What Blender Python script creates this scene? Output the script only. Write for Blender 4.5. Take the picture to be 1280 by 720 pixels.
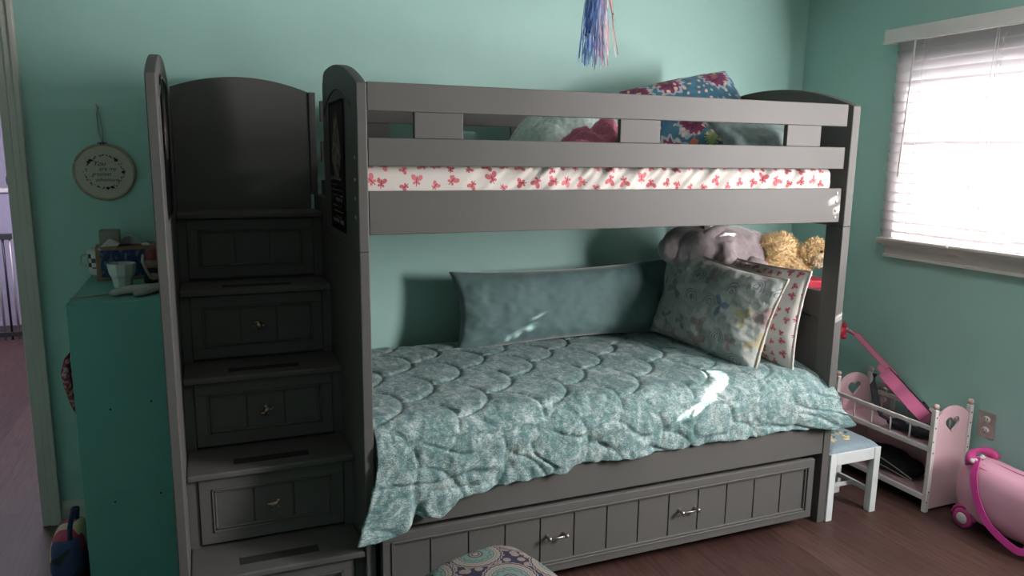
import bpy, bmesh, math, random
import numpy as np
from mathutils import Vector, Matrix, noise
PI = math.pi
random.seed(7)
sc = bpy.context.scene
for o in list(bpy.data.objects): bpy.data.objects.remove(o)
COL = sc.collection

# ------------------------------------------------------------ camera
cam = bpy.data.cameras.new('camera'); camo = bpy.data.objects.new('camera', cam); COL.objects.link(camo)
YAW, PITCH, ROLL, FPX = 0.38780196, -0.17585076, 0.01288936, 939.998
f_ = Vector((math.sin(YAW)*math.cos(PITCH), math.cos(YAW)*math.cos(PITCH), math.sin(PITCH)))
r_ = Vector((math.cos(YAW), -math.sin(YAW), 0)); u_ = r_.cross(f_)
r2 = r_*math.cos(ROLL)+u_*math.sin(ROLL); u2 = -r_*math.sin(ROLL)+u_*math.cos(ROLL)
camo.matrix_world = Matrix(((r2.x, u2.x, -f_.x, 0), (r2.y, u2.y, -f_.y, 0), (r2.z, u2.z, -f_.z, 1.616), (0, 0, 0, 1)))
cam.sensor_width = 36; cam.lens = 36*FPX/1280; cam.clip_start = 0.05
sc.camera = camo
# ------------------------------------------------------------ light and exposure
sc.view_settings.view_transform = 'Standard'; sc.view_settings.look = 'None'
sc.view_settings.exposure = 0.42; sc.view_settings.gamma = 1; sc.view_settings.use_curve_mapping = False
world = bpy.data.worlds.new('sky'); sc.world = world; world.use_nodes = True
bg = world.node_tree.nodes['Background']; bg.inputs[0].default_value = (0.78, 0.86, 1.0, 1); bg.inputs[1].default_value = 1.3
SUN_DIR = Vector((-1, 0.35, -0.45)).normalized()
def add_light(name, kind, loc, energy, color=(1, 1, 1), direction=None, size=None, angle=None):
    d = bpy.data.lights.new(name, kind); d.energy = energy; d.color = color
    if kind == 'AREA':
        d.shape = 'RECTANGLE'; d.size, d.size_y = size
    if angle is not None: d.angle = angle
    o = bpy.data.objects.new(name, d); COL.objects.link(o); o.location = loc
    if direction is not None: o.rotation_euler = Vector(direction).to_track_quat('-Z', 'Y').to_euler()
    return o
W, XR, XL, YF, H = 3.58, 3.29, -1.9, -1.6, 2.62        # back wall, right wall, left wall, front wall, ceiling
add_light('sun', 'SUN', (6, 0, 5), 42, (1, 0.95, 0.88), SUN_DIR, angle=math.radians(0.53))
# daylight through the blind window and an added unseen window in the right-hand wall (lamps outside the glass)
add_light('daylight_blind_window', 'AREA', (XR+0.30, 2.12, 1.62), 34, (1.0, 0.93, 0.96), (-1, 0, 0.0), (1.7, 1.1))
add_light('added_window_light', 'AREA', (XR+0.10, 0.73, 1.70), 118, (1.0, 0.92, 0.92), (-1, 0.7, 0.05), (0.55, 0.95))
add_light('added_fill_light', 'AREA', (2.2, 1.15, H-0.055), 9, (0.97, 0.97, 1.0), (0, 0, -1), (0.5, 0.5))  # unseen fill lamp, added to brighten the right wall
add_light('hall_daylight', 'AREA', (-1.5, 6.2, 2.35), 42, (0.93, 0.88, 1.0), (0, 0.1, -1), (1.6, 1.4))

# ------------------------------------------------------------ materials
class NT:
    def __init__(s, name):
        s.m = bpy.data.materials.new(name); s.m.use_nodes = True; s.t = s.m.node_tree; s.n = s.t.nodes
        s.b = s.n['Principled BSDF']
    def node(s, k, **kw):
        x = s.n.new(k)
        for a, b in kw.items(): setattr(x, a, b)
        return x
    def link(s, a, b): s.t.links.new(a, b)
    def put(s, sock, v):
        if hasattr(v, 'is_output') or isinstance(v, bpy.types.NodeSocket): s.link(v, sock)
        elif v is not None: sock.default_value = v
    def math(s, op, a, b=None, c=None):
        x = s.node('ShaderNodeMath', operation=op); s.put(x.inputs[0], a)
        if b is not None: s.put(x.inputs[1], b)
        if c is not None: s.put(x.inputs[2], c)
        return x.outputs[0]
    def vmath(s, op, a, b=None, scale=None):
        x = s.node('ShaderNodeVectorMath', operation=op); s.put(x.inputs[0], a)
        if b is not None: s.put(x.inputs[1], b)
        if scale is not None: s.put(x.inputs['Scale'], scale)
        return x.outputs['Value'] if op in ('LENGTH', 'DOT_PRODUCT', 'DISTANCE') else x.outputs[0]
    def coord(s, kind='Object'): return s.node('ShaderNodeTexCoord').outputs[kind]
    def mapping(s, v, scale=(1, 1, 1), rot=(0, 0, 0), loc=(0, 0, 0)):
        x = s.node('ShaderNodeMapping'); s.link(v, x.inputs[0]); x.inputs['Scale'].default_value = scale
        x.inputs['Rotation'].default_value = rot; x.inputs['Location'].default_value = loc; return x.outputs[0]
    def noise(s, v, scale, detail=3, rough=0.5, dist=0):
        x = s.node('ShaderNodeTexNoise'); s.link(v, x.inputs['Vector']); x.inputs['Scale'].default_value = scale
        x.inputs['Detail'].default_value = detail; x.inputs['Roughness'].default_value = rough; x.inputs['Distortion'].default_value = dist
        return x
    def vor(s, v, scale, rnd=1.0, dims='2D'):
        x = s.node('ShaderNodeTexVoronoi', voronoi_dimensions=dims); s.link(v, x.inputs['Vector'])
        x.inputs['Scale'].default_value = scale; x.inputs['Randomness'].default_value = rnd; return x
    def ramp(s, v, stops, interp='LINEAR'):
        x = s.node('ShaderNodeValToRGB'); x.color_ramp.interpolation = interp; s.link(v, x.inputs[0])
        e = x.color_ramp.elements
        while len(e) < len(stops): e.new(0.5)
        for i, (p, c) in enumerate(stops): e[i].position = p; e[i].color = (*c, 1)
        return x.outputs[0]
    def mix(s, f, a, b):
        x = s.node('ShaderNodeMix', data_type='RGBA'); s.put(x.inputs[0], f)
        for k, v in ((6, a), (7, b)):
            s.put(x.inputs[k], (*v, 1) if isinstance(v, tuple) and len(v) == 3 else v)
        return x.outputs[2]
    def sep(s, v):
        x = s.node('ShaderNodeSeparateXYZ'); s.link(v, x.inputs[0]); return x.outputs
    def bump(s, h, strength=0.3, dist=0.01):
        x = s.node('ShaderNodeBump'); s.link(h, x.inputs['Height']); x.inputs['Strength'].default_value = strength
        x.inputs['Distance'].default_value = dist; s.link(x.outputs[0], s.b.inputs['Normal'])
    def out(s, color=None, rough=None, metal=None, sheen=None, spec=None, coat=None):
        if color is not None: s.put(s.b.inputs['Base Color'], (*color, 1) if isinstance(color, tuple) and len(color) == 3 else color)
        s.put(s.b.inputs['Roughness'], rough); s.put(s.b.inputs['Metallic'], metal)
        if sheen is not None: s.b.inputs['Sheen Weight'].default_value = sheen; s.b.inputs['Sheen Roughness'].default_value = 0.4
        if spec is not None: s.b.inputs['Specular IOR Level'].default_value = spec
        if coat is not None: s.b.inputs['Coat Weight'].default_value = coat; s.b.inputs['Coat Roughness'].default_value = 0.2
        return s.m

def plain(name, c, rough=0.5, var=0.06, nscale=14, bump=0.0, metal=None, sheen=None, spec=None, coat=None, bscale=120):
    t = NT(name); co = t.coord(); n = t.noise(co, nscale, 4)
    lo = tuple(max(0, x*(1-var)) for x in c); hi = tuple(min(1, x*(1+var)) for x in c)
    col = t.ramp(n.outputs[0], [(0.3, lo), (0.7, hi)])
    if bump: t.bump(t.noise(co, bscale, 3).outputs[0], bump, 0.003)
    return t.out(col, rough, metal, sheen, spec, coat)

M = {}
M['wall'] = plain('teal_wall_paint', (0.345, 0.575, 0.52), 0.55, 0.03, 3, 0.12, bscale=220)
M['ceiling'] = plain('white_ceiling_paint', (0.50, 0.51, 0.49), 0.8, 0.02)
M['trim'] = plain('cream_trim_paint', (0.52, 0.49, 0.45), 0.4, 0.04, 8)
M['winwhite'] = plain('white_window_paint', (0.66, 0.63, 0.61), 0.4, 0.03, 8)
M['hallwall'] = plain('pale_lilac_hall_wall', (0.60, 0.56, 0.68), 0.7, 0.03)
t = NT('grey_painted_wood'); co = t.coord()
n = t.noise(t.mapping(co, (1.5, 1.5, 22)), 6, 4); n2 = t.noise(co, 3, 3)
t.bump(n.outputs[0], 0.05, 0.002)
M['grey'] = t.out(t.mix(n2.outputs[0], (0.090, 0.091, 0.086), (0.108, 0.106, 0.100)), 0.55, spec=0.30)
M['groove'] = plain('dark_groove', (0.015, 0.015, 0.015), 0.7)
M['grip'] = plain('black_grip_tape', (0.014, 0.014, 0.014), 0.9, 0.3, 400, 0.6, bscale=600)
M['brass'] = plain('aged_brass', (0.46, 0.36, 0.26), 0.28, 0.15, 60, metal=1.0)
M['nickel'] = plain('brushed_nickel', (0.42, 0.38, 0.34), 0.3, 0.1, 60, metal=1.0)
M['teal_laminate'] = plain('teal_painted_board', (0.13, 0.37, 0.33), 0.42, 0.05, 6, 0.03)
# floor planks, running towards the back wall
t = NT('dark_red_brown_plank_floor'); co = t.coord()
br = t.node('ShaderNodeTexBrick'); t.link(t.mapping(co, (1, 1, 1), (0, 0, PI/2)), br.inputs['Vector'])
br.inputs['Scale'].default_value = 1; br.inputs['Brick Width'].default_value = 1.25; br.inputs['Row Height'].default_value = 0.14
br.inputs['Mortar Size'].default_value = 0.0012; br.inputs['Mortar Smooth'].default_value = 0.2; br.offset = 0.37
br.inputs['Color1'].default_value = (0.2, 0.2, 0.2, 1); br.inputs['Color2'].default_value = (0.85, 0.85, 0.85, 1); br.inputs['Mortar'].default_value = (0, 0, 0, 1)
gr = t.noise(t.mapping(co, (26, 1.6, 1)), 3, 6, 0.6, 0.6)
base = t.ramp(br.outputs['Color'], [(0.0, (0.020, 0.012, 0.011)), (0.2, (0.050, 0.026, 0.024)), (0.85, (0.078, 0.044, 0.038))])
grc = t.ramp(gr.outputs[0], [(0.3, (0.55, 0.5, 0.5)), (0.62, (1.25, 1.2, 1.15))])
mx = t.node('ShaderNodeMix', data_type='RGBA', blend_type='MULTIPLY'); mx.inputs[0].default_value = 1
t.link(base, mx.inputs[6]); t.link(grc, mx.inputs[7]); t.bump(gr.outputs[0], 0.12, 0.003)
M['floor'] = t.out(mx.outputs[2], 0.48, spec=0.35)
# blind slats let light through
t = NT('white_blind_slat')
tr = t.node('ShaderNodeBsdfTranslucent'); tr.inputs[0].default_value = (0.86, 0.80, 0.84, 1)
mxs = t.node('ShaderNodeMixShader'); mxs.inputs[0].default_value = 0.04
t.link(t.b.outputs[0], mxs.inputs[1]); t.link(tr.outputs[0], mxs.inputs[2]); t.link(mxs.outputs[0], t.n['Material Output'].inputs[0])
M['slat'] = t.out((0.74, 0.71, 0.72), 0.35)
t = NT('window_glass'); tp = t.node('ShaderNodeBsdfTransparent'); mxs = t.node('ShaderNodeMixShader'); mxs.inputs[0].default_value = 0.93
t.link(t.b.outputs[0], mxs.inputs[1]); t.link(tp.outputs[0], mxs.inputs[2]); t.link(mxs.outputs[0], t.n['Material Output'].inputs[0])
M['glass'] = t.out((0.7, 0.75, 0.75), 0.05)
# crushed velvet comforter
t = NT('teal_crushed_velvet'); co = t.coord('UV')
a = t.noise(t.mapping(co, (1, 1, 1)), 26, 6, 0.72, 1.4); b = t.noise(t.mapping(co, (1, 2.2, 1), (0, 0, 0.5)), 95, 5, 0.75, 0.8)
c2 = t.noise(t.mapping(co, (1, 1, 1)), 210, 3, 0.7)
v = t.math('ADD', t.math('MULTIPLY', a.outputs[0], 0.38), t.math('ADD', t.math('MULTIPLY', b.outputs[0], 0.37), t.math('MULTIPLY', c2.outputs[0], 0.25)))
pile = t.noise(t.mapping(co, (1.0, 0.45, 1), (0, 0, 0.4)), 16, 3, 0.6, 1.6)
v = t.math('ADD', t.math('MULTIPLY', v, 0.80), t.math('MULTIPLY', pile.outputs[0], 0.20))
col = t.ramp(v, [(0.36, (0.050, 0.130, 0.135)), (0.48, (0.12, 0.23, 0.23)), (0.59, (0.52, 0.60, 0.58))])
t.bump(v, 0.75, 0.012)
M['velvet'] = t.out(col, t.math('SUBTRACT', 0.75, t.math('MULTIPLY', v, 0.45)), sheen=0.10, spec=0.3)
t = NT('teal_smooth_velvet'); co = t.coord(); a = t.noise(co, 5, 4, 0.6, 0.6)
t.bump(t.noise(co, 160, 3).outputs[0], 0.15, 0.003)
M['pillowvelvet'] = t.out(t.ramp(a.outputs[0], [(0.3, (0.085, 0.155, 0.155)), (0.7, (0.135, 0.215, 0.212))]), 0.7, sheen=0.6, spec=0.25)
M['quilt_grey'] = plain('pale_sea_green_quilt', (0.42, 0.54, 0.50), 0.8, 0.2, 60, 0.4, sheen=0.3, bscale=90)
M['quilt_deep'] = plain('grey_green_quilt', (0.17, 0.24, 0.235), 0.8, 0.2, 40, 0.4, sheen=0.3, bscale=60)
M['pinkcloth'] = plain('pink_cloth', (0.56, 0.17, 0.26), 0.6, 0.12, 20, 0.1, sheen=0.2)
M['plush'] = plain('grey_mauve_plush', (0.33, 0.285, 0.295), 0.85, 0.2, 24, 0.5, sheen=0.8, bscale=120)
M['dogfur'] = plain('golden_fur', (0.80, 0.60, 0.32), 0.8, 0.2, 40, 0.4, sheen=0.4)
M['dogface'] = plain('cream_muzzle_fur', (0.88, 0.72, 0.48), 0.8, 0.15, 40, 0.4, sheen=0.4)
M['black'] = plain('black_plastic', (0.012, 0.012, 0.013), 0.3)
M['blackcloth'] = plain('black_cloth', (0.012, 0.013, 0.02), 0.85, 0.3, 30)
M['red'] = plain('crimson_vinyl', (0.42, 0.02, 0.045), 0.5, 0.1, 8)
M['pinkguitar'] = plain('pink_guitar_side', (0.80, 0.20, 0.40), 0.35, 0.05, 6, coat=0.3)
M['pinkneck'] = plain('pink_guitar_neck', (0.62, 0.20, 0.30), 0.4, 0.05, 6)
M['pinkboard'] = plain('pale_pink_board', (0.74, 0.50, 0.54), 0.45, 0.04, 6)
M['whitepaint'] = plain('off_white_paint', (0.74, 0.70, 0.68), 0.4, 0.05, 10)
M['stoolwhite'] = plain('cool_white_paint', (0.62, 0.67, 0.66), 0.4, 0.05, 10)
M['casepink'] = plain('soft_pink_shell', (0.76, 0.40, 0.52), 0.38, 0.04, 5, coat=0.2)
M['casehot'] = plain('magenta_trim', (0.50, 0.05, 0.22), 0.4, 0.06, 10)
M['strap'] = plain('hot_pink_strap', (0.72, 0.06, 0.36), 0.55, 0.08, 80)
M['whiteplastic'] = plain('white_plastic', (0.62, 0.60, 0.58), 0.35)
M['steel'] = plain('steel_plate', (0.44, 0.41, 0.38), 0.4, 0.1, 30, metal=0.6)
M['porcelain'] = plain('white_porcelain', (0.60, 0.60, 0.57), 0.25, 0.03)
M['ceramic_hand'] = plain('beige_ceramic', (0.44, 0.40, 0.36), 0.5, 0.05)
M['kraft'] = plain('brown_card', (0.24, 0.13, 0.075), 0.6, 0.1, 20)
M['tissue'] = plain('tissue_paper', (0.66, 0.66, 0.66), 0.8, 0.03)
M['greybox'] = plain('grey_green_card', (0.24, 0.24, 0.20), 0.6)
M['hoopwood'] = plain('tan_wood', (0.36, 0.28, 0.19), 0.5, 0.15, 60)
M['linen'] = plain('cream_linen', (0.50, 0.46, 0.385), 0.85, 0.08, 200, 0.2, bscale=500)
M['thread'] = plain('black_thread', (0.012, 0.012, 0.012), 0.8)
M['twine'] = plain('jute_twine', (0.34, 0.28, 0.18), 0.9)
M['darkred'] = plain('dark_red_glaze', (0.18, 0.012, 0.02), 0.35)
M['tan'] = plain('tan_skin_glaze', (0.34, 0.22, 0.15), 0.45)
M['navy'] = plain('navy_cloth', (0.02, 0.03, 0.09), 0.8)
M['lilac'] = plain('lilac_hall_cabinet', (0.36, 0.33, 0.44), 0.6)
M['ballwood'] = plain('pinkish_finial', (0.58, 0.43, 0.37), 0.4)
M['embroid1'] = plain('orange_embroidery', (0.45, 0.20, 0.10), 0.8, 0.3, 90)
M['embroid2'] = plain('yellow_embroidery', (0.60, 0.50, 0.24), 0.8, 0.2, 90)
M['embroid3'] = plain('green_embroidery', (0.06, 0.10, 0.06), 0.8, 0.2, 90)
M['seatcloth'] = plain('blue_grey_seat_cloth', (0.21, 0.28, 0.32), 0.85, 0.1, 90, 0.3, bscale=300)
M['plain_sheet'] = plain('white_mattress_ticking', (0.5, 0.5, 0.48), 0.8)

def cellstuff(t, uv, scale, rnd=0.8):
    """local offset inside a voronoi cell and a random colour of that cell"""
    vo = t.vor(uv, scale, rnd)
    loc = t.vmath('SUBTRACT', t.vmath('SCALE', uv, scale=scale), t.vmath('SCALE', vo.outputs['Position'], scale=scale))
    s = t.sep(vo.outputs['Color'])
    l = t.sep(loc)
    r = t.vmath('LENGTH', loc)
    ang = t.math('ADD', t.math('ARCTAN2', l[1], l[0]), t.math('MULTIPLY', s[0], 6.28))
    return vo, loc, s, r, ang
# white cloth printed with red butterflies
def butterfly_mat(name, scale, white=(0.55, 0.52, 0.48)):
    t = NT(name); uv = t.coord('UV')
    vo, loc, s, r, ang = cellstuff(t, uv, scale, 0.55)
    four = t.math('ABSOLUTE', t.math('SINE', t.math('MULTIPLY', ang, 2)))
    big = t.math('ADD', 0.72, t.math('MULTIPLY', 0.28, t.math('SINE', ang)))
    size = t.math('ADD', 0.33, t.math('MULTIPLY', s[1], 0.22))
    rad = t.math('MULTIPLY', t.math('MULTIPLY', t.math('POWER', four, 0.75), big), size)
    wing = t.math('LESS_THAN', r, rad)
    body = t.math('MULTIPLY', t.math('LESS_THAN', t.math('ABSOLUTE', t.math('MULTIPLY', r, t.math('COSINE', ang))), 0.022), t.math('LESS_THAN', r, t.math('MULTIPLY', size, 0.6)))
    red = t.ramp(s[2], [(0.3, (0.36, 0.025, 0.05)), (0.7, (0.52, 0.10, 0.13))])
    vein = t.math('MULTIPLY', t.math('ADD', t.math('SINE', t.math('MULTIPLY', r, 70)), 1), 0.22)
    red = t.mix(vein, red, (0.66, 0.35, 0.33))
    col = t.mix(wing, white, red); col = t.mix(body, col, (0.16, 0.02, 0.03))
    t.bump(t.noise(t.coord(), 60, 3).outputs[0], 0.2, 0.004)
    return t.out(col, 0.85, sheen=0.2)
M['butterfly'] = butterfly_mat('white_sheet_with_red_butterflies', 17)
M['butterfly_pillow'] = butterfly_mat('white_pillowcase_with_red_butterflies', 19)
# white cloth with pastel rainbows, whales and blots
t = NT('pale_cloth_with_pastel_prints'); uv0 = t.coord('UV')
wob = t.noise(uv0, 14, 2); uv = t.vmath('ADD', uv0, t.vmath('SCALE', wob.outputs['Color'], scale=0.035))
vo, loc, s, r, ang = cellstuff(t, uv, 8.5, 0.6)
rad = t.math('MULTIPLY', t.math('ADD', 0.31, t.math('MULTIPLY', t.math('SINE', t.math('MULTIPLY', ang, 3)), 0.14)), t.math('ADD', 0.8, t.math('MULTIPLY', s[1], 0.5)))
blob = t.math('LESS_THAN', r, rad)
hue = t.ramp(s[2], [(0.0, (0.16, 0.27, 0.34)), (0.3, (0.36, 0.22, 0.22)), (0.45, (0.42, 0.36, 0.17)), (0.6, (0.20, 0.26, 0.25)), (0.75, (0.10, 0.18, 0.30)), (0.9, (0.38, 0.20, 0.25))], 'CONSTANT')
isr = t.math('GREATER_THAN', s[0], 0.72)
rb = t.math('MULTIPLY', t.math('GREATER_THAN', t.math('SINE', t.math('MULTIPLY', r, 75)), 0.35), t.math('MULTIPLY', t.math('GREATER_THAN', r, 0.10), t.math('LESS_THAN', r, 0.40)))
rb = t.math('MULTIPLY', rb, t.math('GREATER_THAN', t.sep(loc)[1], -0.12))
white = (0.43, 0.46, 0.43)
colA = t.mix(t.math('MULTIPLY', blob, 0.75), white, hue); colB = t.mix(rb, white, (0.22, 0.25, 0.27))
vo2 = t.vor(uv, 27, 0.9); dots = t.math('MULTIPLY', t.math('LESS_THAN', vo2.outputs['Distance'], 0.14), 0.5)
t.bump(t.noise(t.coord(), 50, 4, 0.6).outputs[0], 0.5, 0.008)
col = t.mix(isr, colA, colB); col = t.mix(dots, col, (0.40, 0.30, 0.26))
M['rainbow'] = t.out(col, 0.8, sheen=0.3)
# boho print: medallions, leaves and dots on blue
t = NT('blue_folk_floral_print'); uv0 = t.coord('UV')
wob = t.noise(uv0, 7, 2); uv = t.vmath('ADD', uv0, t.vmath('SCALE', wob.outputs['Color'], scale=0.09))
vo, loc, s, r, ang = cellstuff(t, uv, 5.2, 0.75)
pet = t.math('MULTIPLY', t.math('SINE', t.math('MULTIPLY', ang, 14)), 0.035)
q = t.math('ADD', r, pet)
mA = t.ramp(q, [(0.0, (0.50, 0.50, 0.16)), (0.08, (0.10, 0.22, 0.28)), (0.15, (0.42, 0.48, 0.20)), (0.24, (0.02, 0.06, 0.22)), (0.34, (0.05, 0.20, 0.28)), (0.5, (0.03, 0.11, 0.20))], 'CONSTANT')
mB = t.ramp(q, [(0.0, (0.30, 0.02, 0.04)), (0.12, (0.42, 0.15, 0.10)), (0.22, (0.08, 0.01, 0.05)), (0.32, (0.17, 0.025, 0.08)), (0.42, (0.30, 0.36, 0.38)), (0.5, (0.04, 0.14, 0.22))], 'CONSTANT')
mC = t.ramp(q, [(0.0, (0.20, 0.34, 0.12)), (0.14, (0.05, 0.16, 0.12)), (0.2, (0.26, 0.38, 0.16)), (0.3, (0.04, 0.15, 0.20)), (0.44, (0.50, 0.16, 0.10))], 'CONSTANT')
col = t.mix(t.math('GREATER_THAN', s[0], 0.40), mA, mB); col = t.mix(t.math('GREATER_THAN', s[1], 0.68), col, mC)
v2 = t.vor(uv, 30, 0.6); dd = t.math('MULTIPLY', t.math('LESS_THAN', v2.outputs['Distance'], 0.24), t.math('GREATER_THAN', t.sep(v2.outputs['Color'])[0], 0.62))
col = t.mix(dd, col, (0.58, 0.42, 0.30))
M['folk'] = t.out(col, 0.8, sheen=0.2)
# ottoman: round medallions on navy
t = NT('medallion_tapestry'); uv = t.coord('UV')
vo, loc, s, r, ang0 = cellstuff(t, uv, 5.6, 0.0)
l = t.sep(loc); ang = t.math('ARCTAN2', l[1], l[0])
pet = t.math('MULTIPLY', t.math('ABSOLUTE', t.math('SINE', t.math('MULTIPLY', ang, 6))), 0.05)
edge = t.math('MULTIPLY', t.math('SINE', t.math('MULTIPLY', ang, 28)), 0.008)
inner = t.ramp(t.math('ADD', r, edge), [(0.0, (0.34, 0.27, 0.22)), (0.05, (0.02, 0.02, 0.03)), (0.075, (0.30, 0.30, 0.25)), (0.10, (0.03, 0.03, 0.05)), (0.13, (0.15, 0.24, 0.21)), (0.31, (0.05, 0.06, 0.07)), (0.325, (0.32, 0.29, 0.24)), (0.36, (0.05, 0.05, 0.07)), (0.37, (0.28, 0.26, 0.22)), (0.43, (0.015, 0.015, 0.035)), (0.455, (0.30, 0.25, 0.21)), (0.48, (0.01, 0.012, 0.04))], 'CONSTANT')
pline = t.math('MULTIPLY', t.math('LESS_THAN', t.math('ABSOLUTE', t.math('SUBTRACT', r, t.math('ADD', 0.22, pet))), 0.008), 1)
col = t.mix(pline, inner, (0.03, 0.05, 0.05))
v2 = t.vor(uv, 34, 0.9); out_ = t.math('GREATER_THAN', r, 0.49)
sw = t.math('MULTIPLY', out_, t.math('LESS_THAN', v2.outputs['Distance'], 0.42))
col = t.mix(sw, col, (0.27, 0.22, 0.19))
t.bump(t.noise(uv, 220, 2).outputs[0], 0.3, 0.003)
col = t.mix(0.22, col, (0.03, 0.03, 0.04))
M['medallion'] = t.out(col, 0.85)
# poster: dark sheet with a pale standing figure, small print below
def poster_mat(name, seed):
    t = NT(name); uv = t.coord('UV'); x, y, z = t.sep(uv)
    n = t.noise(t.mapping(uv, (1, 1, 1), (0, 0, 0), (seed, seed, 0)), 9, 4, 0.7, 1.0)
    cx = t.math('SUBTRACT', x, 0.45)
    half = t.math('SUBTRACT', 0.30, t.math('MULTIPLY', t.math('ABSOLUTE', t.math('SUBTRACT', y, 0.60)), 0.75))
    fig = t.math('MULTIPLY', t.math('LESS_THAN', t.math('ABSOLUTE', cx), half), t.math('MULTIPLY', t.math('GREATER_THAN', y, 0.42), t.math('LESS_THAN', y, 0.93)))
    fig = t.math('MULTIPLY', fig, t.math('GREATER_THAN', n.outputs[0], 0.42))
    fc = t.ramp(n.outputs[0], [(0.4, (0.10, 0.08, 0.07)), (0.50, (0.42, 0.36, 0.31)), (0.62, (0.75, 0.66, 0.58))])
    return t, t.mix(fig, (0.008, 0.009, 0.011), fc)
t, c = poster_mat('dark_poster_print', 0.0); M['poster'] = t.out(c, 0.35)
# tissue box scene: dark blue night, pale shapes and trunks
t = NT('blue_tissue_box_print'); co = t.coord('UV'); x, y, z = t.sep(co)
n = t.noise(t.mapping(co, (1, 0.5, 1)), 7, 2, 0.5, 0.8)
M['boxprint'] = t.out(t.ramp(n.outputs[0], [(0.36, (0.008, 0.02, 0.09)), (0.5, (0.02, 0.05, 0.15)), (0.56, (0.18, 0.14, 0.08)), (0.60, (0.07, 0.15, 0.22)), (0.66, (0.02, 0.05, 0.14))], 'CONSTANT'), 0.4)
t = NT('black_and_white_check'); co = t.coord('UV'); ch = t.node('ShaderNodeTexChecker'); t.link(co, ch.inputs[0]); ch.inputs['Scale'].default_value = 1
ch.inputs['Color1'].default_value = (0.012, 0.012, 0.012, 1); ch.inputs['Color2'].default_value = (0.55, 0.55, 0.52, 1)
x, y, z = t.sep(co); band = t.math('MULTIPLY', t.math('GREATER_THAN', y, 1.7), t.math('LESS_THAN', y, 5.0))
M['check'] = t.out(t.mix(band, (0.5, 0.5, 0.47), ch.outputs[0]), 0.3)
t = NT('iridescent_foil'); oi = t.node('ShaderNodeVertexColor'); oi.layer_name = 'tint'
tr = t.node('ShaderNodeBsdfTranslucent'); t.link(oi.outputs[0], tr.inputs[0]); ms = t.node('ShaderNodeMixShader'); ms.inputs[0].default_value = 0.45
t.link(t.b.outputs[0], ms.inputs[1]); t.link(tr.outputs[0], ms.inputs[2]); t.link(ms.outputs[0], t.n['Material Output'].inputs[0])
M['foil'] = t.out(oi.outputs[0], 0.3, 0.0, spec=0.9)
t = NT('patterned_tote_cloth'); co = t.coord(); v = t.vor(co, 16, 1, '3D'); sp = t.sep(v.outputs['Color'])
M['tote'] = t.out(t.ramp(sp[0], [(0, (0.03, 0.05, 0.13)), (0.35, (0.46, 0.38, 0.20)), (0.6, (0.02, 0.02, 0.03)), (0.8, (0.35, 0.03, 0.07)), (0.9, (0.5, 0.44, 0.3))], 'CONSTANT'), 0.8)
t = NT('red_patterned_knit'); co = t.coord(); v = t.noise(co, 60, 2)
M['knit'] = t.out(t.ramp(v.outputs[0], [(0.4, (0.10, 0.01, 0.02)), (0.5, (0.30, 0.03, 0.05)), (0.6, (0.35, 0.3, 0.28))]), 0.9)

# ------------------------------------------------------------ mesh helpers
def BM(): return bmesh.new()
def box(bm, x0, x1, y0, y1, z0, z1):
    vs = [bm.verts.new((x, y, z)) for x in (x0, x1) for y in (y0, y1) for z in (z0, z1)]
    for q in ((0, 1, 3, 2), (4, 6, 7, 5), (0, 4, 5, 1), (2, 3, 7, 6), (0, 2, 6, 4), (1, 5, 7, 3)): bm.faces.new([vs[i] for i in q])
    return vs
def bx(*a):
    bm = BM(); box(bm, *a); return bm
def prism(bm, pts, axis, a, b):
    """outline pts (2D) extruded along axis from a to b"""
    def P(p, c):
        return (c, p[0], p[1]) if axis == 0 else ((p[0], c, p[1]) if axis == 1 else (p[0], p[1], c))
    A = [bm.verts.new(P(p, a)) for p in pts]; B = [bm.verts.new(P(p, b)) for p in pts]
    n = len(pts); bm.faces.new(A); bm.faces.new(B[::-1])
    for i in range(n): bm.faces.new((A[i], B[i], B[(i+1) % n], A[(i+1) % n]))
def tube(bm, pts, r, seg=8, closed=False, flat=None):
    pts = [Vector(p) for p in pts]; n = len(pts); rings = []
    up = Vector((0, 0, 1))
    for i, p in enumerate(pts):
        if closed: d = pts[(i+1) % n]-pts[i-1]
        else: d = pts[min(i+1, n-1)]-pts[max(i-1, 0)]
        d.normalize()
        a = d.cross(up if abs(d.dot(up)) < 0.95 else Vector((1, 0, 0))).normalized(); b = a.cross(d).normalized()
        rr = r[i] if isinstance(r, (list, tuple)) else r
        ra, rb = (rr, rr) if flat is None else (rr, rr*flat)
        rings.append([bm.verts.new(p+a*math.cos(2*PI*k/seg)*ra+b*math.sin(2*PI*k/seg)*rb) for k in range(seg)])
    m = n if closed else n-1
    for i in range(m):
        A, B = rings[i], rings[(i+1) % n]
        for k in range(seg): bm.faces.new((A[k], A[(k+1) % seg], B[(k+1) % seg], B[k]))
    if not closed:
        bm.faces.new(rings[0][::-1]); bm.faces.new(rings[-1])
def lathe(bm, prof, c=(0, 0, 0), seg=24, M4=None):
    rings = []
    for (r, z) in prof:
        if r < 1e-6: rings.append([bm.verts.new((c[0], c[1], c[2]+z))]); continue
        rings.append([bm.verts.new((c[0]+r*math.cos(2*PI*k/seg), c[1]+r*math.sin(2*PI*k/seg), c[2]+z)) for k in range(seg)])
    nv = []
    for A, B in zip(rings[:-1], rings[1:]):
        for k in range(seg):
            k2 = (k+1) % seg
            q = [A[k % len(A)], A[k2 % len(A)], B[k2 % len(B)], B[k % len(B)]]
            u = []
            for v in q:
                if v not in u: u.append(v)
            if len(u) > 2: bm.faces.new(u)
    for R in rings: nv += R
    if M4 is not None: bmesh.ops.transform(bm, matrix=M4, verts=nv)
    return nv
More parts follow.
